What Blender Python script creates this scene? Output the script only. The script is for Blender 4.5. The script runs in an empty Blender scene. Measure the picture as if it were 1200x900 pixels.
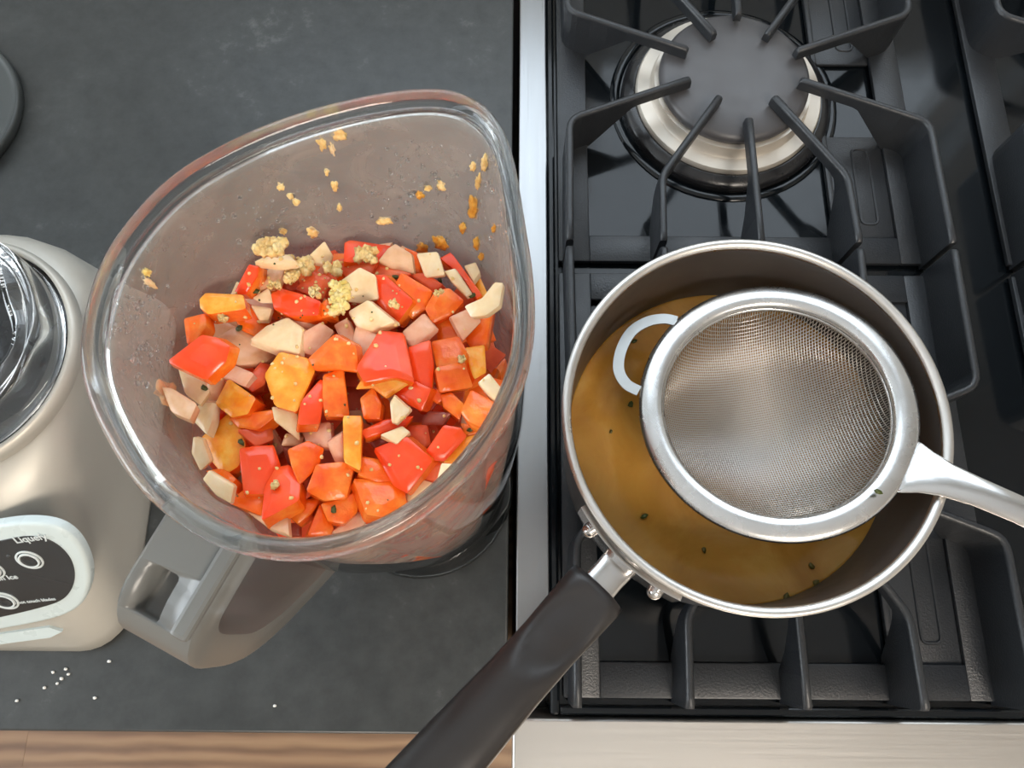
import bpy, bmesh, math, random
from mathutils import Vector, Matrix, noise
SC = bpy.context.scene
COL = SC.collection
R_ = math.radians
random.seed(7)

# ------------------------------------------------------------------ camera
H = .447                       # camera height above the counter top (z = 0)
F = 900.0                      # focal length in pixels of a 1200 x 900 frame
TILT, ROLL = R_(17.5), R_(0.5)
cd = bpy.data.cameras.new('camera'); cam = bpy.data.objects.new('camera', cd); COL.objects.link(cam)
cd.sensor_width = 36; cd.lens = F / 1200 * 36; cd.clip_start = .005; cd.clip_end = 50
CM = Matrix.Rotation(TILT, 3, 'X') @ Matrix.Rotation(ROLL, 3, 'Z')
cam.matrix_world = Matrix.Translation((0, 0, H)) @ CM.to_4x4()
SC.camera = cam

# ------------------------------------------------------------------ light
SC.view_settings.view_transform = 'Standard'; SC.view_settings.look = 'None'
SC.view_settings.gamma = 1; SC.view_settings.use_curve_mapping = False
SC.view_settings.exposure = 0.33
w = bpy.data.worlds.new('world'); SC.world = w; w.use_nodes = True
w.node_tree.nodes['Background'].inputs[0].default_value = (.75, .85, 1, 1)
w.node_tree.nodes['Background'].inputs[1].default_value = .6

def area(name, loc, rot, sx, sy, power, col):
    l = bpy.data.lights.new(name, 'AREA'); l.shape = 'RECTANGLE'; l.size = sx; l.size_y = sy
    l.energy = power; l.color = col
    o = bpy.data.objects.new(name, l); COL.objects.link(o); o.location = loc; o.rotation_euler = rot
    return o
area('window_daylight', (-1.78, .0, .78), (0, R_(-90), 0), 1.0, 1.5, 22, (.86, .94, 1.0))
area('back_window_daylight', (0, .66, .8), (R_(-90), 0, 0), 1.0, 1.0, 8.5, (.80, .91, 1.0))
area('ceiling_lamp_light', (.55, -1.35, 1.515), (0, 0, 0), .7, .7, 24, (1.0, .90, .79))

# ------------------------------------------------------------------ helpers
def ray(px, py):
    return CM @ Vector(((px - 600) / F, (450 - py) / F, -1))
def at(px, py, z):
    r = ray(px, py); k = (z - H) / r.z
    return Vector((r.x * k, r.y * k, z))
def on_plane(px, py, p, n):
    r = ray(px, py); o = Vector((0, 0, H))
    return o + r * ((p - o).dot(n) / r.dot(n))

def tag(o, label=None, cat=None, group=None, kind=None):
    if label: o['label'] = label
    if cat: o['category'] = cat
    if group: o['group'] = group
    if kind: o['kind'] = kind
    return o
def empty(name, loc=(0, 0, 0), rz=0):
    o = bpy.data.objects.new(name, None); COL.objects.link(o)
    o.location = loc; o.rotation_euler = (0, 0, rz); o.empty_display_size = .01
    return o
def obj(name, bm, mats, parent=None, smooth=True, angle=None):
    me = bpy.data.meshes.new(name)
    bmesh.ops.recalc_face_normals(bm, faces=bm.faces[:])
    bm.to_mesh(me); bm.free()
    for m in (mats if isinstance(mats, (list, tuple)) else [mats]): me.materials.append(m)
    for p in me.polygons: p.use_smooth = smooth
    if smooth and angle is not None: me.set_sharp_from_angle(angle=R_(angle))
    if smooth and angle is not None and len(me.polygons) < 400:
        ar = sorted(p.area for p in me.polygons); lim = ar[-1] * .2
        if ar[len(ar) // 2] < ar[-1] * .05:
            for p in me.polygons:
                if p.area > lim: p.use_smooth = False
    o = bpy.data.objects.new(name, me); COL.objects.link(o)
    if parent: o.parent = parent
    return o
def copy_tree(o, parent=None):
    c = o.copy(); COL.objects.link(c)
    if parent: c.parent = parent
    for ch in list(o.children): copy_tree(ch, c)
    return c

def box(bm, x0, x1, y0, y1, z0, z1, bev=0, seg=2, mi=0):
    vs = [bm.verts.new((x, y, z)) for z in (z0, z1) for y in (y0, y1) for x in (x0, x1)]
    fs = [bm.faces.new([vs[i] for i in f]) for f in
          ((0, 2, 3, 1), (4, 5, 7, 6), (0, 1, 5, 4), (2, 6, 7, 3), (0, 4, 6, 2), (1, 3, 7, 5))]
    for f in fs: f.material_index = mi
    if bev:
        es = list({e for f in fs for e in f.edges})
        bmesh.ops.bevel(bm, geom=es, offset=bev, segments=seg, affect='EDGES', profile=.5)
    return bm
def lathe(bm, prof, n=64, c=(0, 0), closed=False, cap0=True, cap1=True):
    rings = []
    for r, z in prof:
        rings.append([bm.verts.new((c[0] + r * math.cos(2 * math.pi * i / n), c[1] + r * math.sin(2 * math.pi * i / n), z)) for i in range(n)])
    m = len(rings)
    for a in range(m if closed else m - 1):
        A, B = rings[a], rings[(a + 1) % m]
        for i in range(n):
            bm.faces.new((A[i], A[(i + 1) % n], B[(i + 1) % n], B[i]))
    if not closed:
        if cap0: bm.faces.new(rings[0][::-1])
        if cap1: bm.faces.new(rings[-1])
    return bm
def loft(bm, rings, closed=False, cap=True):
    R = [[bm.verts.new(p) for p in r] for r in rings]
    m = len(R); n = len(R[0])
    for a in range(m if closed else m - 1):
        A, B = R[a], R[(a + 1) % m]
        for i in range(n):
            bm.faces.new((A[i], A[(i + 1) % n], B[(i + 1) % n], B[i]))
    if cap and not closed:
        bm.faces.new(R[0][::-1]); bm.faces.new(R[-1])
    return bm
def tube(bm, pts, rad, n=8, closed=False):
    pts = [Vector(p) for p in pts]; rings = []; m = len(pts)
    up = Vector((0, 0, 1)); 
    for i, p in enumerate(pts):
        a = pts[(i - 1) % m] if closed or i > 0 else pts[i]
        b = pts[(i + 1) % m] if closed or i < m - 1 else pts[i]
        t = (b - a).normalized()
        s = t.cross(up)
        if s.length < 1e-4: s = t.cross(Vector((1, 0, 0)))
        s.normalize(); v = s.cross(t)
        r = rad[i] if isinstance(rad, (list, tuple)) else rad
        rings.append([p + s * (r * math.cos(2 * math.pi * k / n)) + v * (r * math.sin(2 * math.pi * k / n)) for k in range(n)])
    return loft(bm, rings, closed)
def fillet(pts, r, n=5):
    pts = [Vector(p) for p in pts]; out = [pts[0]]
    for i in range(1, len(pts) - 1):
        a, b, c = pts[i - 1], pts[i], pts[i + 1]
        p0 = b + (a - b).normalized() * min(r, (a - b).length * .45)
        p1 = b + (c - b).normalized() * min(r, (c - b).length * .45)
        for k in range(n + 1):
            t = k / n; out.append(p0 * (1 - t) ** 2 + b * 2 * t * (1 - t) + p1 * t * t)
    out.append(pts[-1]); return out
def smooth_path(pts, n=6):
    P = [Vector(p) for p in pts]; out = []
    for i in range(len(P) - 1):
        p0 = P[max(i - 1, 0)]; p1 = P[i]; p2 = P[i + 1]; p3 = P[min(i + 2, len(P) - 1)]
        for k in range(n):
            t = k / n
            out.append(.5 * ((2 * p1) + (p2 - p0) * t + (2 * p0 - 5 * p1 + 4 * p2 - p3) * t * t + (3 * p1 - p0 - 3 * p2 + p3) * t ** 3))
    out.append(P[-1]); return out

# ------------------------------------------------------------------ materials
def s2l(c):
    c = [x / 255 for x in c]
    return tuple((x / 12.92 if x <= .04045 else ((x + .055) / 1.055) ** 2.4) for x in c) + (1,)
class NT:
    def __init__(s, name):
        s.m = bpy.data.materials.new(name); s.m.use_nodes = True; s.t = s.m.node_tree
        s.b = s.t.nodes['Principled BSDF']; s.out = s.t.nodes['Material Output']
    def n(s, typ, **kw):
        x = s.t.nodes.new(typ)
        for k, v in kw.items():
            if k.startswith('i_'): x.inputs[k[2:].replace('_', ' ')].default_value = v
            else: setattr(x, k, v)
        return x
    def l(s, a, b): s.t.links.new(a, b)
    def coords(s, scale=(1, 1, 1), kind='Object'):
        c = s.n('ShaderNodeTexCoord'); mp = s.n('ShaderNodeMapping'); mp.inputs['Scale'].default_value = scale
        s.l(c.outputs[kind], mp.inputs[0]); return mp.outputs[0]
    def noise(s, scale, detail=4, vec=None, rough=.55, dist=0):
        x = s.n('ShaderNodeTexNoise'); x.inputs['Scale'].default_value = scale; x.inputs['Detail'].default_value = detail
        x.inputs['Roughness'].default_value = rough; x.inputs['Distortion'].default_value = dist
        s.l(vec if vec else s.coords(), x.inputs['Vector']); return x.outputs['Fac']
    def ramp(s, fac, stops):
        r = s.n('ShaderNodeValToRGB'); e = r.color_ramp.elements
        while len(e) < len(stops): e.new(.5)
        for el, (p, c) in zip(e, stops): el.position = p; el.color = c
        s.l(fac, r.inputs[0]); return r.outputs[0]
    def bump(s, h, strength=.3, dist=.001):
        b = s.n('ShaderNodeBump'); b.inputs['Strength'].default_value = strength; b.inputs['Distance'].default_value = dist
        s.l(h, b.inputs['Height']); s.l(b.outputs[0], s.b.inputs['Normal']); return b
    def set(s, **kw):
        for k, v in kw.items(): s.b.inputs[k.replace('_', ' ')].default_value = v
        return s
def g(v): return (v, v, v, 1)
def plain(name, col, rough=.5, metal=0, **kw):
    m = NT(name); m.set(Base_Color=col, Roughness=rough, Metallic=metal, **kw)
    nz = m.noise(60, 3); m.l(m.ramp(nz, [(.3, g(max(rough - .06, .02))), (.7, g(min(rough + .06, 1)))]), m.b.inputs['Roughness'])
    return m.m

def mat_counter():
    m = NT('honed_black_stone'); v = m.coords()
    a = m.noise(9, 6, v, .6); b = m.noise(70, 5, v, .7)
    mix = m.n('ShaderNodeMath', operation='MULTIPLY'); m.l(a, mix.inputs[0]); m.l(b, mix.inputs[1])
    m.l(m.ramp(mix.outputs[0], [(.12, (.019, .021, .0205, 1)), (.33, (.037, .040, .039, 1)), (.46, (.088, .092, .088, 1))]), m.b.inputs['Base Color'])
    m.l(m.ramp(a, [(.3, g(.34)), (.7, g(.5))]), m.b.inputs['Roughness'])
    m.bump(m.noise(500, 3, v), .05, .0005); return m.m
def mat_steel(name, base, rough, along='y', stretch=60):
    m = NT(name); sc = (900, 9, 9) if along == 'y' else (9, 900, 9)
    nz = m.noise(1, 4, m.coords(sc)); m.set(Metallic=1, Base_Color=base)
    m.l(m.ramp(nz, [(.2, g(rough - .05)), (.8, g(rough + .08))]), m.b.inputs['Roughness'])
    m.bump(nz, .04, .0003); return m.m
def mat_iron():
    m = NT('cast_iron_enamel'); v = m.coords()
    nz = m.noise(900, 3, v); m.set(Base_Color=(.019, .021, .024, 1), Roughness=.36)
    m.l(m.ramp(m.noise(40, 4, v), [(.3, g(.3)), (.75, g(.46))]), m.b.inputs['Roughness'])
    m.bump(nz, .35, .0006); return m.m
def mat_enamel():
    m = NT('black_glossy_enamel'); v = m.coords()
    m.set(Base_Color=(.004, .0055, .007, 1), Roughness=.1, IOR=1.4)
    m.l(m.ramp(m.noise(25, 6, v, .65), [(.35, g(.06)), (.75, g(.22))]), m.b.inputs['Roughness']); return m.m
def mat_wood():
    m = NT('oak_floor'); v = m.coords((1.2, 14, 1))
    d = m.noise(2.2, 5, v, .6, 1.2)
    wv = m.n('ShaderNodeTexWave', wave_type='RINGS'); wv.inputs['Scale'].default_value = 1.6; wv.inputs['Distortion'].default_value = 5
    wv.inputs['Detail'].default_value = 3; m.l(m.coords((2.2, 9, 1)), wv.inputs['Vector'])
    mx = m.n('ShaderNodeMix', data_type='FLOAT'); mx.inputs[0].default_value = .5; m.l(d, mx.inputs[2]); m.l(wv.outputs['Fac'], mx.inputs[3])
    oi = m.n('ShaderNodeObjectInfo'); 
    m.l(m.ramp(mx.outputs[0], [(.22, s2l((122, 94, 70))), (.5, s2l((146, 116, 88))), (.8, s2l((166, 136, 104)))]), m.b.inputs['Base Color'])
    m.set(Roughness=.45); m.bump(d, .1, .001); return m.m

def mat_flesh(name, cols, rough=.22, sss=.12, scale=160, bump=.25):
    m = NT(name); v = m.coords()
    oi = m.n('ShaderNodeObjectInfo'); ad = m.n('ShaderNodeVectorMath', operation='ADD')
    cb = m.n('ShaderNodeCombineXYZ'); m.l(oi.outputs['Random'], cb.inputs[0]); m.l(oi.outputs['Random'], cb.inputs[1])
    m.l(v, ad.inputs[0]); m.l(cb.outputs[0], ad.inputs[1])
    n1 = m.noise(scale, 4, ad.outputs[0], .6)
    m.l(m.ramp(n1, [(.28, s2l(cols[0])), (.5, s2l(cols[1])), (.72, s2l(cols[2]))]), m.b.inputs['Base Color'])
    m.set(Roughness=rough, Subsurface_Weight=sss, Subsurface_Scale=.004)
    m.b.inputs['Subsurface Radius'].default_value = (1, .35, .15)
    m.bump(m.noise(scale * 3, 3, ad.outputs[0]), bump, .0008); return m.m

M = {}
M['counter'] = mat_counter()
M['steel_strip'] = mat_steel('brushed_steel_side', (.35, .355, .36, 1), .3, 'y')
M['steel_front'] = mat_steel('brushed_steel_front', (.58, .555, .52, 1), .36, 'x')
M['iron'] = mat_iron(); M['enamel'] = mat_enamel(); M['wood'] = mat_wood()
M['black'] = plain('black_gap', (.006, .006, .006, 1), .7)
M['cap'] = plain('burner_cap_grey', (.066, .064, .067, 1), .42)
M['burner_alu'] = plain('burner_aluminium', (.60, .55, .48, 1), .5, .6)
M['nonstick'] = plain('nonstick_inside', (.040, .036, .034, 1), .34)
M['pan_out'] = plain('pan_outside_charcoal', (.055, .055, .058, 1), .35)
M['pan_rim'] = plain('bare_aluminium_rim', (.72, .70, .67, 1), .32, 1)
M['bakelite'] = plain('black_phenolic_handle', (.019, .0165, .016, 1), .36)
M['chrome'] = plain('polished_steel', (.62, .61, .60, 1), .18, 1)
M['sieve_steel'] = plain('sieve_steel', (.66, .66, .655, 1), .26, 1)
M['band_steel'] = plain('brushed_band_steel', (.42, .43, .425, 1), .4, 1)
M['wire'] = plain('sieve_wire', (.58, .55, .51, 1), .34, 1)
M['wall'] = plain('painted_wall', (.72, .70, .66, 1), .8)
M['tile'] = plain('pale_wall', (.62, .66, .68, 1), .5)
M['ceiling'] = plain('ceiling_white', (.82, .81, .79, 1), .9)
M['cabinet'] = plain('cabinet_wood', s2l((150, 98, 62)), .5)
M['trim'] = plain('white_trim', (.8, .8, .79, 1), .5)
M['body_silver'] = plain('champagne_silver_body', (.50, .475, .42, 1), .46, .4)
M['bezel'] = plain('pale_bezel', s2l((196, 208, 208)), .3)
M['panel'] = plain('panel_charcoal', (.028, .03, .032, 1), .18)
M['ring_white'] = plain('panel_print_white', s2l((205, 212, 212)), .5)
M['socket_black'] = plain('socket_black', (.012, .012, .013, 1), .25)
M['lid'] = plain('dark_grey_lid', (.036, .041, .04, 1), .42)
M['garlic'] = mat_flesh('minced_garlic', ((222, 172, 100), (242, 204, 136), (252, 228, 172)), .3, .15, 320, .3)
M['garlic_green'] = mat_flesh('garlic_paste', ((226, 190, 96), (246, 214, 132), (254, 232, 172)), .3, .15, 320, .3)
M['ochre'] = mat_flesh('ochre_smear', ((190, 120, 40), (222, 158, 60), (240, 190, 90)), .35, .1, 320, .5)
M['herb'] = plain('herb_green', s2l((70, 78, 30)), .5)
M['herb_dark'] = plain('herb_dark', s2l((92, 82, 30)), .5)
M['crumb'] = plain('white_crumb', (.75, .74, .7, 1), .8)
M['red'] = mat_flesh('pepper_skin_red', ((238, 60, 18), (248, 78, 30), (252, 100, 50)), .2, .12, 60, .06)
M['red_dull'] = mat_flesh('pepper_red_dull', ((212, 72, 36), (228, 94, 50), (238, 118, 72)), .3, .12, 120, .2)
M['orange'] = mat_flesh('pepper_flesh_orange', ((238, 80, 16), (248, 112, 28), (254, 152, 60)), .2, .14, 110, .35)
M['amber'] = mat_flesh('pepper_flesh_amber', ((246, 130, 30), (252, 164, 48), (254, 196, 92)), .26, .14, 130, .3)
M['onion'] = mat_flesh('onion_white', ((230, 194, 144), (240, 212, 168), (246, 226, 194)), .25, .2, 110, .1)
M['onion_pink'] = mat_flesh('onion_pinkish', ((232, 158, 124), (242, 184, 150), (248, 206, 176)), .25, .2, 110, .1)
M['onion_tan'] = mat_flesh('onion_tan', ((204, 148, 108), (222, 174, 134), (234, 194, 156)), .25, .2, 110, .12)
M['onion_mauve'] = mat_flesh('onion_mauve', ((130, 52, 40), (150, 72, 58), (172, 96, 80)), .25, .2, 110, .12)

def mat_glass(name, tint=(1, 1, 1, 1), rough=.0, ior=1.47):
    m = NT(name); m.set(Base_Color=tint, Roughness=rough, IOR=ior, Transmission_Weight=1); 
    return m
def mat_wall_glass(name, film_sheen):
    """thin clear wall: passes light straight through, mirrors by Fresnel; film: greasy residue on the inside"""
    m = NT(name); v = m.coords()
    tr = m.n('ShaderNodeBsdfTransparent'); tr.inputs[0].default_value = (.965, .965, .955, 1)
    gl = m.n('ShaderNodeBsdfGlossy'); fr = m.n('ShaderNodeFresnel'); ior = 1.4 if film_sheen else 1.25
    mx = m.n('ShaderNodeMixShader'); m.l(fr.outputs[0], mx.inputs[0]); m.l(tr.outputs[0], mx.inputs[1]); m.l(gl.outputs[0], mx.inputs[2])
    ge = m.n('ShaderNodeNewGeometry'); mi_ = m.n('ShaderNodeMix', data_type='FLOAT')   # same mirror strength from both sides
    m.l(ge.outputs['Backfacing'], mi_.inputs[0]); mi_.inputs[2].default_value = ior; mi_.inputs[3].default_value = 1 / ior; m.l(mi_.outputs[0], fr.inputs['IOR'])
    gl.inputs['Roughness'].default_value = .05; last = mx
    if film_sheen:
        n1 = m.noise(55, 5, v, .6, .8); n2 = m.noise(240, 3, v, .55, .6)
        m.l(m.ramp(n1, [(.35, g(.06)), (.7, g(.2))]), gl.inputs['Roughness'])
        b = m.n('ShaderNodeBump'); b.inputs['Strength'].default_value = .6; b.inputs['Distance'].default_value = .003
        m.l(n2, b.inputs['Height']); m.l(b.outputs[0], gl.inputs['Normal']); m.l(b.outputs[0], fr.inputs['Normal'])
        d = m.n('ShaderNodeBsdfDiffuse'); d.inputs[0].default_value = s2l((186, 174, 164))  # pale grey paints in the ceiling's reflection along with the greasy residue
        m2 = m.n('ShaderNodeMixShader'); m.l(m.ramp(n1, [(.3, g(.28)), (.72, g(.54))]), m2.inputs[0])
        m.l(mx.outputs[0], m2.inputs[1]); m.l(d.outputs[0], m2.inputs[2]); last = m2
    m.l(last.outputs[0], m.out.inputs[0]); return m.m
def mat_rim():
    m = NT('rolled_glass_rim'); m.set(Base_Color=(.98, .985, .98, 1), Roughness=.0, IOR=1.47, Transmission_Weight=1)
    tr = m.n('ShaderNodeBsdfTransparent'); tr.inputs[0].default_value = (.9, .91, .9, 1); mx = m.n('ShaderNodeMixShader'); mx.inputs[0].default_value = .32
    m.l(m.b.outputs[0], mx.inputs[1]); m.l(tr.outputs[0], mx.inputs[2]); m.l(mx.outputs[0], m.out.inputs[0]); return m.m
M['rim_glass'] = mat_rim()
M['thin_glass'] = mat_wall_glass('clear_jar_wall', False); M['film_sheen'] = mat_wall_glass('film_sheen_jar_wall', True)
M['glass'] = mat_glass('clear_glass', (.97, .98, .975, 1)).m
M['droplet'] = mat_glass('water_droplet', (1, 1, 1, 1), 0, 1.33).m
_m = mat_glass('smoky_clear_handle', (.60, .61, .59, 1), .28, 1.45); _m.set(Transmission_Weight=.5, Base_Color=(.26, .26, .245, 1)); M['handle'] = _m.m
def mat_broth():
    m = NT('cloudy_broth'); v = m.coords()
    n1 = m.noise(26, 5, v, .6, .8)
    m.l(m.ramp(n1, [(.3, s2l((156, 108, 42))), (.55, s2l((174, 126, 56))), (.78, s2l((190, 148, 78)))]), m.b.inputs['Base Color'])
    m.set(Roughness=.12, IOR=1.33, Subsurface_Weight=.2, Subsurface_Scale=.01)
    m.bump(m.noise(60, 2, v), .03, .001); return m.m
M['broth'] = mat_broth()
def mat_pane():
    m = NT('window_glass'); t = m.n('ShaderNodeBsdfTransparent'); gl = m.n('ShaderNodeBsdfGlossy'); gl.inputs['Roughness'].default_value = .02
    mx = m.n('ShaderNodeMixShader'); mx.inputs[0].default_value = .06
    m.l(t.outputs[0], mx.inputs[1]); m.l(gl.outputs[0], mx.inputs[2]); m.l(mx.outputs[0], m.out.inputs[0]); return m.m
M['pane'] = mat_pane()
def mat_lamp():
    m = NT('lit_diffuser'); m.set(Base_Color=(1, .95, .88, 1)); m.b.inputs['Emission Color'].default_value = (1, .9, .78, 1)
    m.b.inputs['Emission Strength'].default_value = 6; return m.m
M['lamp'] = mat_lamp()

# ------------------------------------------------------------------ setting
FZ = -.91; CZ = 1.56; WX0, WX1, WY0, WY1 = -1.75, 2.3, -2.2, .62
def struct(name, bm, m, parent=None, smooth=False):
    o = obj(name, bm, m, parent, smooth)
    if not parent: o['kind'] = 'structure'
    return o
bm = box(bmesh.new(), WX0 - .1, WX1 + .1, WY0 - .1, WY1 + .1, FZ - .1, FZ - .012)
floor = struct('floor', bm, M['wood'])
PW = .105
for j in range(5):                                     # the boards in view; they run along the counter
    y1 = -.055 - PW * j; x = -1.15 + .37 * (j % 3)
    while x < 1.0:
        L = 1.5
        o = obj('plank', box(bmesh.new(), x + .001, x + L - .001, y1 - PW + .001, y1 - .001, FZ - .012, FZ, .0015, 1), M['wood'], floor, False)
        x += L
struct('ceiling', box(bmesh.new(), WX0 - .1, WX1 + .1, WY0 - .1, WY1 + .1, CZ, CZ + .1), M['ceiling'])
bm = bmesh.new()
bx0, bx1, bz0, bz1 = -.42, .60, .27, 1.22
box(bm, WX0 - .1, bx0, WY1, WY1 + .1, FZ - .1, CZ); box(bm, bx1, WX1 + .1, WY1, WY1 + .1, FZ - .1, CZ)
box(bm, bx0, bx1, WY1, WY1 + .1, FZ - .1, bz0); box(bm, bx0, bx1, WY1, WY1 + .1, bz1, CZ)
struct('wall_back', bm, M['tile'])
win2 = struct('window_2', box(bmesh.new(), bx0, bx1, WY1 + .06, WY1 + .066, bz0, bz1), M['pane'])
bm = bmesh.new()
for a in (bx0, (bx0 + bx1) / 2 - .02, bx1 - .04): box(bm, a, a + .04, WY1 + .045, WY1 + .075, bz0, bz1)
for a in (bz0, bz1 - .04): box(bm, bx0, bx1, WY1 + .045, WY1 + .075, a, a + .04)
struct('window_frame', bm, M['trim'], win2)
bpy.data.objects['back_window_daylight'].location = ((bx0 + bx1) / 2, WY1 + .09, (bz0 + bz1) / 2)
struct('wall_front', box(bmesh.new(), WX0 - .1, WX1 + .1, WY0 - .1, WY0, FZ - .1, CZ), M['wall'])
struct('wall_right', box(bmesh.new(), WX1, WX1 + .1, WY0, WY1, FZ - .1, CZ), M['wall'])
bm = bmesh.new()
wy0, wy1, wz0, wz1 = -.75, .5, .3, 1.25
box(bm, WX0 - .1, WX0, WY0, wy0, FZ - .1, CZ); box(bm, WX0 - .1, WX0, wy1, WY1, FZ - .1, CZ)
box(bm, WX0 - .1, WX0, wy0, wy1, FZ - .1, wz0); box(bm, WX0 - .1, WX0, wy0, wy1, wz1, CZ)
struct('wall_left', bm, M['wall'])
win = struct('window_1', box(bmesh.new(), WX0 - .08, WX0 - .074, wy0, wy1, wz0, wz1), M['pane'])
bm = bmesh.new()
for a in (wy0, (wy0 + wy1) / 2 - .02, wy1 - .04): box(bm, WX0 - .09, WX0 - .06, a, a + .04, wz0, wz1)
for a in (wz0, wz1 - .04): box(bm, WX0 - .09, WX0 - .06, wy0, wy1, a, a + .04)
struct('window_frame', bm, M['trim'], win)
bpy.data.objects['window_daylight'].location = (WX0 - .05, (wy0 + wy1) / 2, (wz0 + wz1) / 2)
bpy.data.lights['window_daylight'].size = wz1 - wz0 - .1; bpy.data.lights['window_daylight'].size_y = wy1 - wy0 - .1

lampo = tag(empty('ceiling_light', (.55, -1.35, CZ)), 'square white flush ceiling light above the kitchen floor', 'ceiling light')
obj('housing', box(bmesh.new(), -.38, .38, -.38, .38, -.03, 0, .006), M['trim'], lampo, False)
obj('diffuser', box(bmesh.new(), -.34, .34, -.34, .34, -.036, -.031, .001), M['lamp'], lampo, False)

# counter and base cabinet
ctr = tag(empty('countertop', (0, 0, 0)), 'matte black stone countertop with a few pale smudges, left of the stove', 'countertop')
bm = box(bmesh.new(), WX0 + .002, -.0012, -.0555, WY1 - .002, -.03, 0, .0012, 2)
obj('slab', bm, M['counter'], ctr, True, 40)
cab = tag(empty('base_cabinet', (-.9, .3, FZ)), 'warm brown wooden base cabinet under the black countertop', 'cabinet')
cab.location = (0, 0, 0)
obj('carcass', box(bmesh.new(), WX0 + .004, -.004, -.020, WY1 - .004, FZ, -.03), M['cabinet'], cab, False)
for k in range(3):
    x1 = -.006 - .55 * k
    d = obj('door', box(bmesh.new(), x1 - .54, x1, -.040, -.020, FZ + .1, -.05, .002), M['cabinet'], cab, False)
    obj('handle', box(bmesh.new(), x1 - .53, x1 - .518, -.058, -.040, -.30, -.12, .003), M['chrome'], d, False)

# ------------------------------------------------------------------ stove
rng = tag(empty('gas_stove', (0, 0, 0)), 'stainless steel gas stove with a glossy black cooktop', 'stove')
X0, X1, Y0, Y1 = .0033, .9, -.047, .60
EZ = -.010                                            # enamel level
obj('body', box(bmesh.new(), X0, X1, -.06, Y1, FZ, -.055), M['enamel'], rng, False)
bm = bmesh.new()
box(bm, .0222, X1, Y0 + .001, Y1, -.055, EZ, .002)
obj('cooktop', bm, M['enamel'], rng, True, 40)
obj('side_trim', box(bmesh.new(), X0, .0220, -.0300, Y1, -.055, .0005, .0009, 2), M['steel_strip'], rng, True, 40)
obj('front_trim', box(bmesh.new(), .0017, X1, -.135, Y0, -.06, -.0005, .0016, 3), M['steel_front'], rng, True, 40)
obj('control_panel', box(bmesh.new(), .0030, X1, -.13, -.06, -.17, -.06), M['steel_front'], rng, False)
# narrow raised lip along the left and front of the enamel well
bm = bmesh.new()
box(bm, .0222, .0275, Y0 + .001, Y1, EZ, -.003, .0015); box(bm, .0275, X1, Y0 + .001, Y0 + .006, EZ, -.004, .0012)
obj('well_lip', bm, M['enamel'], rng, True, 40)
BX, BY = .151, .354
def well(cx, cy):
    bm = bmesh.new()
    lathe(bm, [(.080, EZ), (.0795, EZ + .0012), (.076, EZ + .0016), (.073, EZ + .0004), (.073, EZ)], 64, (cx, cy), cap0=False, cap1=False)
    return obj('burner_ring', bm, M['enamel'], rng)
well(BX - .004, BY)

bur = tag(empty('burner', (BX - .003, BY, EZ)), 'round gas burner with a dark grey cap on an aluminium ring, behind the saucepan', 'burner')
bm = bmesh.new(); lathe(bm, [(.0725, 0), (.0730, .003), (.0710, .006), (.0655, .0085), (.0640, .0085), (.0635, 0)], 72, cap0=False, cap1=False); obj('base_ring', bm, M['socket_black'], bur)
bm = bmesh.new(); lathe(bm, [(.0610, .0005), (.0640, .006), (.0640, .0105), (.0630, .0122), (.0550, .0132), (.0535, .0150), (.0530, .0215), (.045, .0215)], 72); obj('burner_head', bm, M['burner_alu'], bur, True, 40)
bm = bmesh.new(); lathe(bm, [(.046, .021), (.0500, .0222), (.0508, .0245), (.0500, .0275), (.0470, .0295), (.030, .0305), (.008, .0308)], 72); obj('cap', bm, M['cap'], bur, True, 50)

# ------------------------------------------------------------------ grates
GT, GW = .030, .0023
def bar(path, zt, zb, wt=GW, wb=.0025):
    """upright bar with a rounded top swept along an xy path; zb: bottom height per point"""
    P = [Vector((p[0], p[1])) for p in path]; rings = []; n = len(P)
    for i in range(n):
        d = (P[min(i + 1, n - 1)] - P[max(i - 1, 0)]).normalized(); s = Vector((-d.y, d.x))
        b = zb[i] if isinstance(zb, (list, tuple)) else zb
        t = zt - (.0016 if i in (0, n - 1) else 0)
        q = P[i]
        if i == 0: q = q
        prof = [(-wb, b), (-wt, t - .0022), (-wt * .86, t - .0010), (-wt * .5, t - .00025), (0, t), (wt * .5, t - .00025), (wt * .86, t - .0010), (wt, t - .0022), (wb, b)]
        rings.append([Vector((q.x + s.x * a, q.y + s.y * a, z)) for a, z in prof])
    return loft(bmesh.new(), rings)
def path_bar(pts, low0, low1, r=.008, f0=.24, f1=.42):
    p = [Vector((a[0], a[1], 0)) for a in pts]
    q = fillet(p, r, 4) if len(p) > 2 else [p[0], p[0].lerp(p[1], .5), p[1]]
    # short extra ring near each end so that the ends round over
    q = [q[0], q[0] + (q[1] - q[0]).normalized() * .0016] + q[1:-1] + [q[-1] + (q[-2] - q[-1]).normalized() * .0016, q[-1]]
    n = len(q); tot = sum((q[i + 1] - q[i]).length for i in range(n - 1)); s = 0; zb = []
    for i in range(n):
        if i: s += (q[i] - q[i - 1]).length
        f = s / tot
        zb.append(low0 + (low1 - low0) * min(1, max(0, (f - f0) / (f1 - f0))))
    return bar(q, GT, zb)
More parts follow.
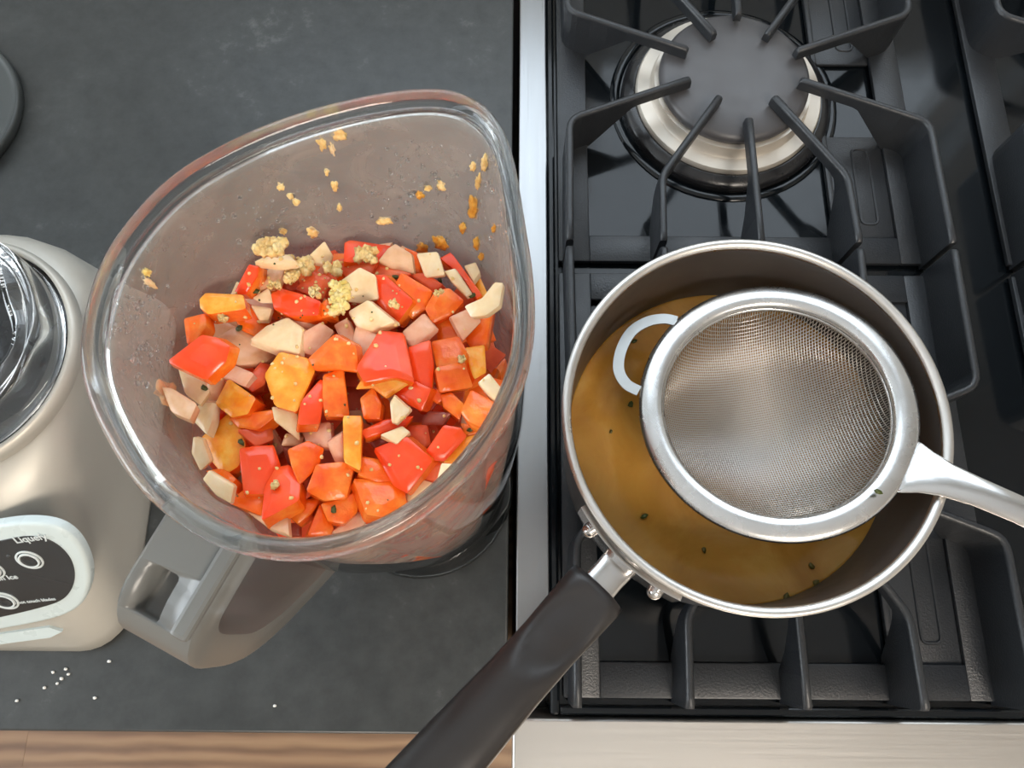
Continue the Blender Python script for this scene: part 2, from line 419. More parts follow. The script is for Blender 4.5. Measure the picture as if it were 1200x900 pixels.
def make_grate(L=.1297):
    t = empty('stove_grate')
    FB = EZ + .006                                    # frame top
    def dense(p):                                     # extra stations along the straight runs
        out = []
        for q0, q1 in zip(p, p[1:]): out += [q0, (q0[0] * .6 + q1[0] * .4, q0[1] * .6 + q1[1] * .4), (q0[0] * .25 + q1[0] * .75, q0[1] * .25 + q1[1] * .75)]
        return out + [p[-1]]
    for sx in (-1, 1):
        for sy in (-1, 1):
            obj('bar', path_bar(dense([(sx * .036, sy * .0115), (sx * .1155, sy * .043), (sx * .1165, sy * L)]), .022, FB - .004), M['iron'], t, True, 50)
            obj('bar', path_bar(dense([(sx * .0175, sy * .0245), (sx * .058, sy * .084), (sx * .0595, sy * L)]), .022, FB - .004, .006, .55, .80), M['iron'], t, True, 50)
    for sy in (-1, 1):
        obj('bar', path_bar(dense([(0, sy * .041), (0, sy * L)]), .022, FB - .004, .006, .55, .85), M['iron'], t, True, 50)
    bm = bmesh.new()
    for sx in (-1, 1):
        xs = sorted((sx * .1215, sx * .1010)); box(bm, xs[0], xs[1], -L + .002, L - .002, EZ + .002, FB, .0012)
    for sy in (-1, 1):
        ys = sorted((sy * (L - .002), sy * (L - .021))); box(bm, -.1015, .1015, ys[0], ys[1], EZ + .002, FB, .0012)
        ys = sorted((sy * (L - .020), sy * .030)); box(bm, .064, .1012, ys[0], ys[1], EZ + .001, FB - .0025, .001)   # wide web on the right with a raised slot
        y0, y1 = ys[0] + .012, ys[1] - .010; xa, xb = .080, .091
        tube(bm, fillet([(xa, (y0 + y1) / 2, FB - .0026), (xa, y0, FB - .0026), (xb, y0, FB - .0026), (xb, y1, FB - .0026), (xa, y1, FB - .0026), (xa, (y0 + y1) / 2, FB - .0026)], .004, 4)[:-1], .0011, 6, True)
        ys = sorted((sy * (L - .020), sy * .030)); box(bm, .060, .064, ys[0], ys[1], EZ + .001, FB - .001, .001)
    obj('frame', bm, M['iron'], t, True, 40)
    for sx in (-1, 1):
        for sy in (-1, 1):
            bm = bmesh.new(); lathe(bm, [(.005, EZ), (.0055, EZ + .003), (.005, EZ + .004)], 16, (sx * .111, sy * (L - .012))); obj('foot', bm, M['black'], t)
    return t
g1 = make_grate(); g1.location = (BX, BY, 0)
GG = 'cast iron pan grates of the stove'
tag(g1, 'black cast iron grate over the bare round burner, behind the saucepan', 'grate', GG)
g2 = copy_tree(g1); g2.location = (BX, .0905, 0); tag(g2, 'black cast iron grate carrying the saucepan', 'grate', GG)
g3 = copy_tree(g1); g3.location = (BX + .292, BY, 0); tag(g3, 'black cast iron grate cut by the top right corner of the photo', 'grate', GG)
g4 = copy_tree(g1); g4.location = (BX + .292, .0905, 0); tag(g4, 'black cast iron grate at the right edge, beside the one under the saucepan', 'grate', GG)

# ------------------------------------------------------------------ saucepan
PC = Vector((.1093, .0912)); PZ0, PZ1, PR = .0302, .1170, .0871
pan = tag(empty('saucepan', (PC.x, PC.y, PZ0)), 'dark grey nonstick saucepan of broth with bright metal rim and black handle', 'saucepan')
ph = PZ1 - PZ0
bm = bmesh.new()
lathe(bm, [(.060, 0), (.074, .0), (.0795, .003), (.0815, .008), (.0838, ph - .004), (.0850, ph - .0022)], 96, cap1=False); 
obj('outer_wall', bm, M['pan_out'], pan)
bm = bmesh.new()
lathe(bm, [(.0840, ph - .0036), (.0862, ph - .0030), (PR, ph - .0016), (.0868, ph - .0004), (.0856, ph), (.0840, ph - .0003), (.0828, ph - .0016), (.0826, ph - .0032)], 128, closed=True)
obj('rim', bm, M['pan_rim'], pan)
bm = bmesh.new()
lathe(bm, [(.0829, ph - .002), (.0815, ph - .02), (.0800, .014), (.0770, .006), (.070, .0035)], 96, cap0=False)
obj('nonstick_lining', bm, M['nonstick'], pan)
HA = R_(226.5); hu = Vector((math.cos(HA), math.sin(HA), 0)); hw = Vector((-hu.y, hu.x, 0))
def pansec(r, z, wid, thick, n=20, e=2.6):
    pts = []
    for k in range(n):
        a = 2 * math.pi * k / n; c, s = math.cos(a), math.sin(a)
        x = math.copysign(abs(c) ** (2 / e), c) * wid / 2; y = math.copysign(abs(s) ** (2 / e), s) * thick / 2
        pts.append(hu * r + hw * x + Vector((0, 0, z + y)))
    return pts
zb = ph - .019
bm = bmesh.new()
loft(bm, [pansec(.0825, zb, .017, .006), pansec(.096, zb + .001, .0155, .006), pansec(.112, zb + .003, .0165, .006)])
obj('neck', bm, M['chrome'], pan, True, 40)
bm = bmesh.new()                                       # curved strap riveted to the wall
rings = []
for k in range(13):
    a = HA + R_(-19 + 38 * k / 12); c = Vector((math.cos(a), math.sin(a), 0))
    r0, r1 = .0846, .0884
    rings.append([c * r0 + Vector((0, 0, zb - .009)), c * r1 + Vector((0, 0, zb - .009)), c * r1 + Vector((0, 0, zb + .009)), c * r0 + Vector((0, 0, zb + .009))])
loft(bm, rings); obj('handle_bracket', bm, M['chrome'], pan, True, 40)
for s in (-1, 1):
    a = HA + R_(12.5 * s); c = Vector((math.cos(a), math.sin(a), 0))
    bm = bmesh.new(); bmesh.ops.create_uvsphere(bm, u_segments=14, v_segments=8, radius=.0036)
    for v in bm.verts: v.co = c * .0890 + Vector((0, 0, zb)) + v.co
    obj('rivet', bm, M['chrome'], pan)
bm = bmesh.new()
secs = [(.1020, zb + .003, .018, .008), (.1030, zb + .003, .0275, .0145), (.107, zb + .0035, .0285, .0155), (.135, zb + .007, .0262, .0155), (.155, zb + .010, .0262, .016),
        (.185, zb + .014, .0285, .0175), (.215, zb + .017, .0300, .018), (.245, zb + .018, .0290, .017), (.262, zb + .018, .0235, .0135), (.267, zb + .018, .014, .008)]
loft(bm, [pansec(*s, n=28, e=2.3) for s in secs])
bmesh.ops.subdivide_edges(bm, edges=[e for e in bm.edges if abs((e.verts[0].co - e.verts[1].co).dot(hu)) > .012], cuts=4, use_grid_fill=True)
for v in bm.verts:                                      # thumb dimple pressed into the upper face near the pan
    d = v.co - (hu * .128); rr = d.dot(hu) / .024; ww = d.dot(hw) / .0118
    q = rr * rr + ww * ww
    if q < 1 and v.co.z > zb + .006: v.co.z -= .0026 * min(1, (1 - q) * 2.2)
obj('handle', bm, M['bakelite'], pan)
bm = bmesh.new(); tube(bm, [hu * .2335 + hw * (.0060 * math.cos(t)) + hu * (.0075 * math.sin(t)) + Vector((0, 0, zb + .0262)) for t in [2 * math.pi * k / 24 for k in range(24)]], .0009, 6, True)
obj('hanging_ring', bm, M['black'], pan)

SZ = .0655                                             # broth level
bm = bmesh.new(); lathe(bm, [(.0798, PZ0 + .016), (.0811, SZ - .0012), (.0815, SZ), (.0795, SZ - .0006), (.04, SZ - .0007)], 96, (0, 0))
br = obj('broth', bm, M['broth']); br.location = (PC.x, PC.y, 0)
tag(br, 'cloudy golden brown broth filling the saucepan under the sieve', 'broth')

# ------------------------------------------------------------------ sieve
SC_ = Vector((.1222, .0980, .1060)); SA = R_(-29); SR = .0628
sv = tag(empty('sieve', SC_), 'round stainless steel mesh sieve laid over the broth in the saucepan', 'sieve')
tilt = Matrix.Rotation(SA, 4, 'Z') @ Matrix.Rotation(R_(-7.5), 4, 'Y')
sv.matrix_world = Matrix.Translation(SC_) @ tilt
bm = bmesh.new()
lathe(bm, [(.0512, -.0040), (.0516, -.0006), (.0528, .0008), (.0560, .0012), (.0605, .0006), (.0623, -.0004), (.0629, -.0016), (.0624, -.0024), (.0560, -.0008), (.0532, -.0012), (.0524, -.0040)], 128, closed=True)
obj('flange', bm, M['sieve_steel'], sv)
bm = bmesh.new(); lathe(bm, [(.0512, -.0052), (.0530, -.0054), (.0534, -.0036), (.0524, -.0022), (.0508, -.0030)], 96, closed=True)
obj('collar', bm, M['sieve_steel'], sv)
# woven bowl: two crossing families of wires on a shallow dome
RB, DB = .0522, .0345
def dome(x, y):
    q = min(1, (x * x + y * y) / (RB * RB)); return -.0035 - DB * (1 - q) ** .62
verts, faces = [], []
pitch = .00118; nw = int(RB / pitch); rw = .00033
for fam in (0, 1):
    for i in range(-nw, nw + 1):
        c = i * pitch; h = math.sqrt(max(RB * RB - c * c, 0))
        if h < .003: continue
        m = max(8, int(h / .0011)); prev = None
        for k in range(m + 1):
            s = -h + 2 * h * k / m
            x, y = (s, c) if fam == 0 else (c, s)
            z = dome(x, y) + (.00016 if (k + i + fam) % 2 else -.00016)
            e = .0006; gx = (dome(x + e, y) - dome(x - e, y)) / (2 * e); gy = (dome(x, y + e) - dome(x, y - e)) / (2 * e)
            gx = max(-2.5, min(2.5, gx)); gy = max(-2.5, min(2.5, gy))
            nrm = Vector((-gx, -gy, 1)).normalized(); sd = (Vector((0, 1, gy)) if fam == 0 else Vector((1, 0, gx))).normalized()
            b = len(verts); p = Vector((x, y, z))
            verts += [p + nrm * rw, p + sd * rw, p - nrm * rw, p - sd * rw]
            if prev is not None:
                for q in range(4): faces.append((prev + q, prev + (q + 1) % 4, b + (q + 1) % 4, b + q))
            prev = b
R45 = Matrix.Rotation(R_(38), 3, 'Z')
me = bpy.data.meshes.new('mesh_bowl'); me.from_pydata([R45 @ v for v in verts], [], faces); me.materials.append(M['wire'])
for p in me.polygons: p.use_smooth = True
o = bpy.data.objects.new('mesh_bowl', me); COL.objects.link(o); o.parent = sv; o['kind'] = 'stuff'
# handle: hollow, folded steel, wide at the bowl
bm = bmesh.new(); rings = []
for r, wd, hz, z in [(.0600, .0270, .0022, -.0012), (.0625, .0258, .0030, -.0004), (.068, .0206, .0040, .0014), (.076, .0160, .0046, .0034), (.088, .0134, .0050, .0056), (.104, .0126, .0052, .0066), (.125, .0136, .0054, .0066), (.150, .0142, .0054, .0056), (.185, .0158, .0052, .004), (.192, .013, .0040, .0036), (.1945, .007, .0020, .0036)]:
    ring = []
    for k in range(24):
        a = 2 * math.pi * k / 24; c, s = math.cos(a), math.sin(a)
        ring.append(Vector((r, wd / 2 * math.copysign(abs(c) ** .8, c), z + hz / 2 * s * (1 + .0 * c))))
    rings.append(ring)
loft(bm, rings); obj('handle', bm, M['chrome'], sv)
# D shaped rest on the far side: a flat band
bm = bmesh.new(); rings = []
ctrl = [(-.0590, -.0220), (-.0660, -.0215), (-.0725, -.0165), (-.0760, -.0070), (-.0760, .0040), (-.0715, .0125), (-.0650, .0175), (-.0590, .0190)]
cp = smooth_path([(a, b, -.0010) for a, b in ctrl], 6)
for i, p in enumerate(cp):
    d = (cp[min(i + 1, len(cp) - 1)] - cp[max(i - 1, 0)]).normalized(); s = Vector((-d.y, d.x, 0))
    rings.append([p - s * .0026, p + s * .0026, p + s * .0026 + Vector((0, 0, .0010)), p - s * .0026 + Vector((0, 0, .0010))])
loft(bm, rings); obj('pan_rest', bm, M['band_steel'], sv, True, 40)

# ------------------------------------------------------------------ herb flecks
def fleck(px, py, z, sz, label, m='herb', grp=None, rot=None):
    p = at(px, py, z); bm = bmesh.new(); n = 6
    rs = [sz * (.6 + .6 * random.random()) for _ in range(n)]
    for zz in (0, .0004):
        pass
    top = [bm.verts.new((rs[k] * math.cos(k * 2 * math.pi / n) * .5, rs[k] * math.sin(k * 2 * math.pi / n) * .32, .0005 + random.random() * .0003)) for k in range(n)]
    bot = [bm.verts.new((v.co.x * .9, v.co.y * .9, 0)) for v in top]
    bm.faces.new(top); bm.faces.new(bot[::-1])
    for k in range(n): bm.faces.new((top[k], bot[k], bot[(k + 1) % n], top[(k + 1) % n]))
    o = obj('herb_fleck', bm, M[m]); o.location = p; o.rotation_euler = (0, 0, rot if rot is not None else random.random() * 3)
    tag(o, label, 'herb', grp); return o
HG = 'herb flecks floating in the broth'
for px, py, s, l, m in [
    (739, 474, .0052, 'dark green herb fleck in the broth at the lower end of the sieve rest', 'herb'),
    (743, 400, .0036, 'green herb fleck in the broth inside the upper loop of the sieve rest', 'herb'),
    (716, 506, .0026, 'tiny brown herb fleck in the broth near the left wall of the saucepan', 'herb_dark'),
    (755, 605, .0045, 'dark green herb fleck floating alone in the broth above the handle rivets', 'herb'),
    (825, 645, .0040, 'greenish herb fleck in the broth just below the sieve', 'herb_dark'),
    (951, 663, .0042, 'brown herb fleck in the broth under the lower right of the sieve', 'herb_dark'),
    (956, 684, .0060, 'largest herb fleck, olive and blurred, near the lower right broth edge', 'herb_dark'),
    (922, 702, .0058, 'olive herb fleck at the very bottom edge of the broth', 'herb_dark')]:
    fleck(px, py, SZ - .0004, s, l, m, HG)
fleck(1029, 577, .1172, .0046, 'square green herb fleck stuck on the sieve flange beside its handle', 'herb')
fleck(845, 608, .1020, .0022, 'tiny dark herb fleck stuck on the lower part of the sieve flange', 'herb')

# ------------------------------------------------------------------ blender jar
JC = Vector((-.0509, .0766)); JT = .262; SD = R_(64)
rim_px = [(88, 420), (95, 360), (115, 300), (150, 250), (200, 200), (260, 165), (330, 135), (400, 115), (470, 102), (515, 98), (550, 104), (580, 125), (597, 160), (605, 200), (615, 260), (625, 320), (627, 370), (622, 420), (600, 480), (570, 530), (530, 575), (480, 615), (430, 640), (370, 655), (310, 655), (250, 640), (200, 610), (160, 575), (125, 520), (100, 470)]
tab = []
for q in rim_px:
    p = at(q[0], q[1], JT); d = Vector((p.x, p.y)) - JC
    tab.append((math.atan2(d.y, d.x), d.length))
tab.sort()
def rim_r0(a):
    a = (a + math.pi) % (2 * math.pi) - math.pi
    T = [(tab[-1][0] - 2 * math.pi, tab[-1][1])] + tab + [(tab[0][0] + 2 * math.pi, tab[0][1])]
    for (a0, r0), (a1, r1) in zip(T, T[1:]):
        if a0 <= a <= a1: t = (a - a0) / (a1 - a0); return r0 * (1 - t) + r1 * t
    return tab[0][1]
def rim_r(a): return sum(rim_r0(a + k * .05) for k in (-2, -1, 0, 1, 2)) / 5
NJ = 144
RIM = [rim_r(2 * math.pi * i / NJ) for i in range(NJ)]
def sst(t): t = max(0, min(1, t)); return t * t * (3 - 2 * t)
def jar_out(i, z):
    cap = min(RIM[i], .0615) - .0015
    rc = .0465 + (cap - .0465) * min(1, max(0, (z - .03) / .150)) ** .8
    t = sst((z - .185) / (JT - .185)) ** .8
    r = rc * (1 - t) + (RIM[i] - .0016) * t
    return r
def jar_in(i, z):
    a = 2 * math.pi * i / NJ
    rib = 0
    for c in (74, 104, 137, 30, 190, 235, 280, 330):     # shallow vertical flutes low in the wall
        d = (a - R_(c) + math.pi) % (2 * math.pi) - math.pi
        rib += .0030 * math.exp(-(d / .10) ** 2)
    return jar_out(i, z) - .0030 - rib * sst((.250 - z) / .05)
def ring(rf, z): return [Vector((JC.x + rf(i, z) * math.cos(2 * math.pi * i / NJ), JC.y + rf(i, z) * math.sin(2 * math.pi * i / NJ), z)) for i in range(NJ)]
def rim_ring(off, z):
    return [Vector((JC.x + (RIM[i] + off) * math.cos(2 * math.pi * i / NJ), JC.y + (RIM[i] + off) * math.sin(2 * math.pi * i / NJ), z)) for i in range(NJ)]
jar = tag(empty('blender_jar', (JC.x, JC.y, 0)), 'clear glass blender jar with pouring spout, full of diced peppers and onions', 'blender jar')
zs_o = [.030, .05, .08, .11, .14, .165, .18, .195, .21, .225, .238, .248, JT - .0075]
bm = bmesh.new()
rings = [ring(lambda i, z: jar_out(i, z) * .96, .0285)] + [ring(jar_out, z) for z in zs_o]
n_out = len(rings)
zs_i = [JT - .0075, .250, .245, .24, .235, .23, .225, .22, .215, .21, .20, .19, .18, .165, .14, .11, .08, .05, .042]
rings += [ring(jar_in, z) for z in zs_i] + [ring(lambda i, z: jar_in(i, z) * .8, .038)]
loft(bm, rings)
bm.faces.ensure_lookup_table()
for k, f in enumerate(bm.faces):
    f.material_index = 1 if (k // NJ) >= n_out and k < NJ * (len(rings) - 1) else 0
o = obj('glass_wall', bm, [M['thin_glass'], M['film_sheen']], jar); o.location = (-JC.x, -JC.y, 0)
bm = bmesh.new()                                        # thick rolled rim
loft(bm, [rim_ring(-.0020, JT - .0095), rim_ring(-.0006, JT - .0080), rim_ring(.0, JT - .0050), rim_ring(-.0003, JT - .0018), rim_ring(-.0012, JT - .0004), rim_ring(-.0025, JT), rim_ring(-.0042, JT - .0006), rim_ring(-.0053, JT - .0022), rim_ring(-.0058, JT - .0048), rim_ring(-.0052, JT - .0075), rim_ring(-.0036, JT - .0090)], closed=True)
o = obj('rim', bm, M['rim_glass'], jar); o.location = (-JC.x, -JC.y, 0)
# screw-on clear collar below
bm = bmesh.new()
lathe(bm, [(.040, .000), (.0490, .0), (.0512, .0015), (.0518, .005), (.0505, .012), (.0490, .020), (.0480, .0260), (.0475, .0278), (.0440, .0278)], 96, (0, 0))
obj('collar', bm, M['rim_glass'], jar)
# handle
ju = Vector((math.cos(SD + math.pi), math.sin(SD + math.pi), 0)); jw = Vector((-ju.y, ju.x, 0))
hp = smooth_path([(.0560, .2440, 0), (.070, .2440, 0), (.0800, .2430, 0), (.0855, .2360, 0), (.0865, .2210, 0), (.0855, .2030, 0), (.0790, .1860, 0), (.0680, .1700, 0), (.0530, .1520, 0)], 4)
rings = []
for i, p in enumerate(hp):
    t = (hp[min(i + 1, len(hp) - 1)] - hp[max(i - 1, 0)]).normalized(); nn = Vector((t.y, -t.x, 0)) * -1   # outward normal in (r, z)
    W, Tk = .0118, .0064
    sec = [(-W, -Tk * .6), (-W * .7, -Tk), (W * .7, -Tk), (W, -Tk * .6), (W, Tk * .8), (W * .9, Tk), (-W * .9, Tk), (-W, Tk * .8)]
    rings.append([ju * (p.x + nn.x * b) + jw * a + Vector((0, 0, p.y + nn.y * b)) for a, b in sec])
bm = bmesh.new(); loft(bm, rings)
hd = obj('handle', bm, M['handle'], jar, True, 45)
def local_box(x0, x1, w0, w1, z0, z1, bev=.001):
    bm = box(bmesh.new(), x0, x1, w0, w1, z0, z1, bev)
    mt = Matrix((ju, jw, Vector((0, 0, 1)))).transposed()
    for v in bm.verts: v.co = mt @ v.co
    return bm
cut = obj('cutter', local_box(.0725, .0850, -.0070, .0010, .2405, .262, .0012), M['handle'])
cut.location = (JC.x, JC.y, 0)
md = hd.modifiers.new('pocket', 'BOOLEAN'); md.object = cut; md.operation = 'DIFFERENCE'; md.solver = 'EXACT'
bpy.context.view_layer.update()
dg = bpy.context.evaluated_depsgraph_get(); me2 = bpy.data.meshes.new_from_object(hd.evaluated_get(dg))
hd.modifiers.clear(); hd.data = me2; bpy.data.objects.remove(cut)
obj('handle_rail', local_box(.0590, .0850, .0062, .0112, .2490, .2525, .0012), M['handle'], jar, True, 40)

def wall_hit(px, py):
    """where the sight line of a photo pixel meets the far inside of the jar"""
    r = ray(px, py); o = Vector((0, 0, H)); last = None; k = 0; inside = False
    step = .0004 / r.length
    k = (.258 - H) / r.z
    while True:
        p = o + r * k
        d = Vector((p.x, p.y)) - JC; i = int(round(math.atan2(d.y, d.x) / (2 * math.pi) * NJ)) % NJ
        if d.length >= jar_in(i, p.z) or p.z < .05: return p, math.atan2(d.y, d.x)
        k += step

def lump(name, rx, ry, rz, m, seed, n=2, amp=.45):
    bm = bmesh.new(); bmesh.ops.create_icosphere(bm, subdivisions=n, radius=1)
    for v in bm.verts:
        q = v.co.copy(); d = 1 + amp * noise.noise(q * 1.7 + Vector((seed * 3.1, 0, 0))) + amp * .5 * noise.noise(q * 4 + Vector((0, seed * 1.7, 0)))
        v.co = Vector((q.x * rx * d, q.y * ry * d, q.z * rz * d))
    return obj(name, bm, m)
CG = 'garlic crumbs splashed on the inside of the jar'
crumbs = [
    (399, 157, 13, 8, 'garlic', 'larger pale garlic crumb at the top of the inside jar wall'),
    (377, 167, 8, 10, 'garlic', 'pale garlic crumb just left of the topmost one on the jar wall'),
    (389, 173, 5, 10, 'onion', 'white pointed onion sliver hanging below the topmost garlic crumbs'),
    (392, 217, 6, 8, 'garlic', 'single garlic crumb midway down the back jar wall'),
    (383, 201, 4, 3, 'garlic', 'tiny crumb between the topmost crumbs and the midway one'),
    (340, 229, 5, 4, 'garlic', 'small cream crumb left of centre on the back jar wall, upper of two'),
    (347, 236, 6, 5, 'garlic', 'small cream crumb left of centre on the back jar wall, lower of two'),
    (329, 218, 6, 4, 'garlic', 'small pale crumb leftmost on the upper back jar wall'),
    (366, 272, 8, 9, 'garlic', 'yellow garlic crumb low on the back wall above the white shard'),
    (331, 270, 5, 4, 'garlic', 'small yellow garlic crumb low on the wall above the garlic clump'),
    (398, 242, 4, 5, 'garlic', 'tiny amber crumb above the curved ridge in the glass'),
    (450, 258, 14, 5, 'garlic', 'flat cream smear on the shiny back flute of the jar'),
    (492, 228, 7, 6, 'ochre', 'orange crumb on the right back wall of the jar'),
    (502, 220, 7, 4, 'garlic', 'cream crumb right above the orange crumb on the jar wall'),
    (517, 217, 7, 8, 'garlic', 'speckled cream crumb cluster on the wall below the spout'),
    (555, 194, 5, 6, 'garlic', 'small crumb left in the pair under the right side of the spout'),
    (568, 190, 6, 14, 'garlic', 'long cream crumb right in the pair under the right side of the spout'),
    (561, 213, 5, 12, 'garlic', 'thin cream drip between the crumb pair and the ochre smear'),
    (555, 244, 10, 22, 'ochre', 'longest ochre smear on the right jar wall'),
    (543, 266, 6, 11, 'ochre', 'ochre smear below and left of the longest one'),
    (559, 285, 6, 13, 'ochre', 'ochre smear below the longest one, near the small white cube'),
    (565, 300, 4, 7, 'ochre', 'lowest small ochre smear on the right wall above the peppers'),
    (580, 267, 4, 8, 'ochre', 'rightmost tiny ochre smear on the jar wall'),
    (516, 284, 14, 14, 'ochre', 'large ochre patch stuck on the wall above the white onion square'),
    (495, 290, 10, 11, 'ochre', 'ochre patch left of the large one, touching the white onion square'),
    (171, 319, 6, 6, 'garlic_green', 'yellowish round bit on the left inside wall of the jar'),
    (174, 331, 5, 12, 'onion', 'white sliver hanging from the yellowish bit on the left jar wall'),
    (196, 462, 22, 24, 'onion_tan', 'tan onion skin stuck to the left wall near the white onions')]
for i, (px, py, wpx, hpx, m, lab) in enumerate(crumbs):
    p, a = wall_hit(px, py)
    k = (p - Vector((0, 0, H))).length / F
    o = lump('garlic_crumb' if m in ('garlic', 'ochre', 'garlic_green') else 'onion_sliver', wpx * k * .62, hpx * k * .86, .0011, M[m], i, 3, .75)
    nrm = Vector((-math.cos(a), -math.sin(a), .12)).normalized()
    tz = Vector((0, 0, 1)) - nrm * nrm.z; tz.normalize(); tx = tz.cross(nrm)
    o.matrix_world = Matrix.Translation(p + nrm * .0003) @ Matrix((tx, tz, nrm)).transposed().to_4x4()
    tag(o, lab, 'food scrap', CG)
# splashes: far too many to count
bm = bmesh.new()
for k in range(420):
    u = random.random()
    if u < .4: px, py = random.gauss(160, 22), random.gauss(385, 40)
    elif u < .75: px, py = random.gauss(480, 35), random.gauss(225, 35)
    elif u < .88: px, py = random.gauss(320, 45), random.gauss(255, 18)
    else: px, py = random.gauss(575, 10), random.gauss(240, 30)
    p, a = wall_hit(px, py)
    if p.z < .2 or p.z > .256: continue
    s = .0004 + .0007 * random.random() ** 3
    res = bmesh.ops.create_icosphere(bm, subdivisions=1, radius=1)
    for v in res['verts']: v.co = Vector((v.co.x * s, v.co.y * s, v.co.z * s * 1.3)) + p
tag(obj('droplets', bm, M['droplet']), 'fine clear droplets and splashes on the inside of the blender jar', 'droplets', None, 'stuff')

# ------------------------------------------------------------------ diced vegetables
def pile_z(px, py):
    p = at(px, py, .20); d = (Vector((p.x, p.y)) - JC).length
    back = max(0, min(1, (p.y - JC.y) / .05))
    return .1985 + .0120 * max(0, 1 - (d / .058) ** 2)
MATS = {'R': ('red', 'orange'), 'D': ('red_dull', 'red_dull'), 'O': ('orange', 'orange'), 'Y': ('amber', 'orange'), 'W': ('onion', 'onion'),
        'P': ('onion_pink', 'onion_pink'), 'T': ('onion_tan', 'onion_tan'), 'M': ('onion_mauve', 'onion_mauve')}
NAMES = {'R': 'pepper_piece', 'D': 'pepper_piece', 'O': 'pepper_piece', 'Y': 'pepper_piece', 'W': 'onion_piece', 'P': 'onion_piece', 'T': 'onion_piece', 'M': 'onion_piece'}
VG = {'R': 'diced red and orange pepper in the jar', 'W': 'diced onion in the jar'}
def clamp_in(p):
    d = Vector((p.x, p.y)) - JC; i = int(round(math.atan2(d.y, d.x) / (2 * math.pi) * NJ)) % NJ
    m = jar_in(i, max(p.z, .06)) - .0006
    if d.length > m: d *= m / d.length; return Vector((JC.x + d.x, JC.y + d.y, p.z))
    return p
def chamfer(top, f=.07):
    out = []; n = len(top)
    for k in range(n):
        a, b, c = top[k - 1], top[k], top[(k + 1) % n]
        out += [b.lerp(a, f), b.lerp(c, f)]
    return out
def slab_bm(top, thick, down, shrink=.9, dome_h=.0012):
    """a cut piece: given top outline with softened corners, own thickness, a slightly bulging face"""
    bm = bmesh.new(); c = sum(top, Vector()) / len(top); top = chamfer([c + (p - c) * 1.05 for p in top]); n = len(top)
    size = sum((p - c).length for p in top) / n; e = min(.00065, size * .16)
    def ring(f, d): return [bm.verts.new(clamp_in(c + (p - c) * f + down * d)) for p in top]
    k1 = 1 - e / size
    R0, R1, R2, R3, R4 = ring(k1, 0), ring(1, e * .7), ring((1 + shrink) / 2, thick * .5), ring(shrink, thick - e), ring(shrink * k1, thick)
    Ri = ring(k1 * .55, -dome_h * min(1, size / .007))
    for A, B, mi in ((Ri, R0, 0), (R0, R1, 0), (R1, R2, 1), (R2, R3, 1), (R3, R4, 1)):
        for k in range(n):
            f = bm.faces.new((A[k], B[k], B[(k + 1) % n], A[(k + 1) % n])); f.material_index = mi
    bm.faces.new(Ri[::-1]); f = bm.faces.new(R4); f.material_index = 1
    return bm
def zfit(pts, z):
    """raise a piece until its outline lies inside the glass"""
    return max([z] + [min(wall_hit(q[0], q[1])[0].z + .0012, .236) for q in pts])
def piece(kind, lay, pts, label, thick=None, tilt=None):
    cx = sum(p[0] for p in pts) / len(pts); cy = sum(p[1] for p in pts) / len(pts)
    z0 = zfit(pts, pile_z(cx, cy)) + lay * .0021
    ta, tm = (random.random() * 6.28, random.uniform(.08, .38)) if tilt is None else tilt
    g_ = Vector((math.cos(ta), math.sin(ta))) * tm
    pc = at(cx, cy, z0); top = []
    for q in pts:
        p = at(q[0], q[1], z0); dz = (p.x - pc.x) * g_.x + (p.y - pc.y) * g_.y
        top.append(clamp_in(at(q[0], q[1], z0 + dz)))
    # signed area so that the outline runs counter-clockwise
    A = sum(top[i].x * top[(i + 1) % len(top)].y - top[(i + 1) % len(top)].x * top[i].y for i in range(len(top)))
    if A < 0: top.reverse()
    down = Vector((g_.x, g_.y, -1)).normalized()
    th = thick or (random.uniform(.0058, .0085) if kind in 'RDOY' else random.uniform(.0028, .0044))
    bm = slab_bm(top, th, down, random.uniform(.94, 1.14), random.uniform(.0002, .0005) if kind in 'RDOY' else .0004)
    for v in bm.verts: v.co -= pc
    a, b = MATS[kind]
    o = obj(NAMES[kind], bm, [M[a], M[b]], None, True, 38); o.location = pc
    tag(o, label, 'pepper' if kind in 'RDOY' else 'onion', VG['R' if kind in 'RDOY' else 'W'])
    return o
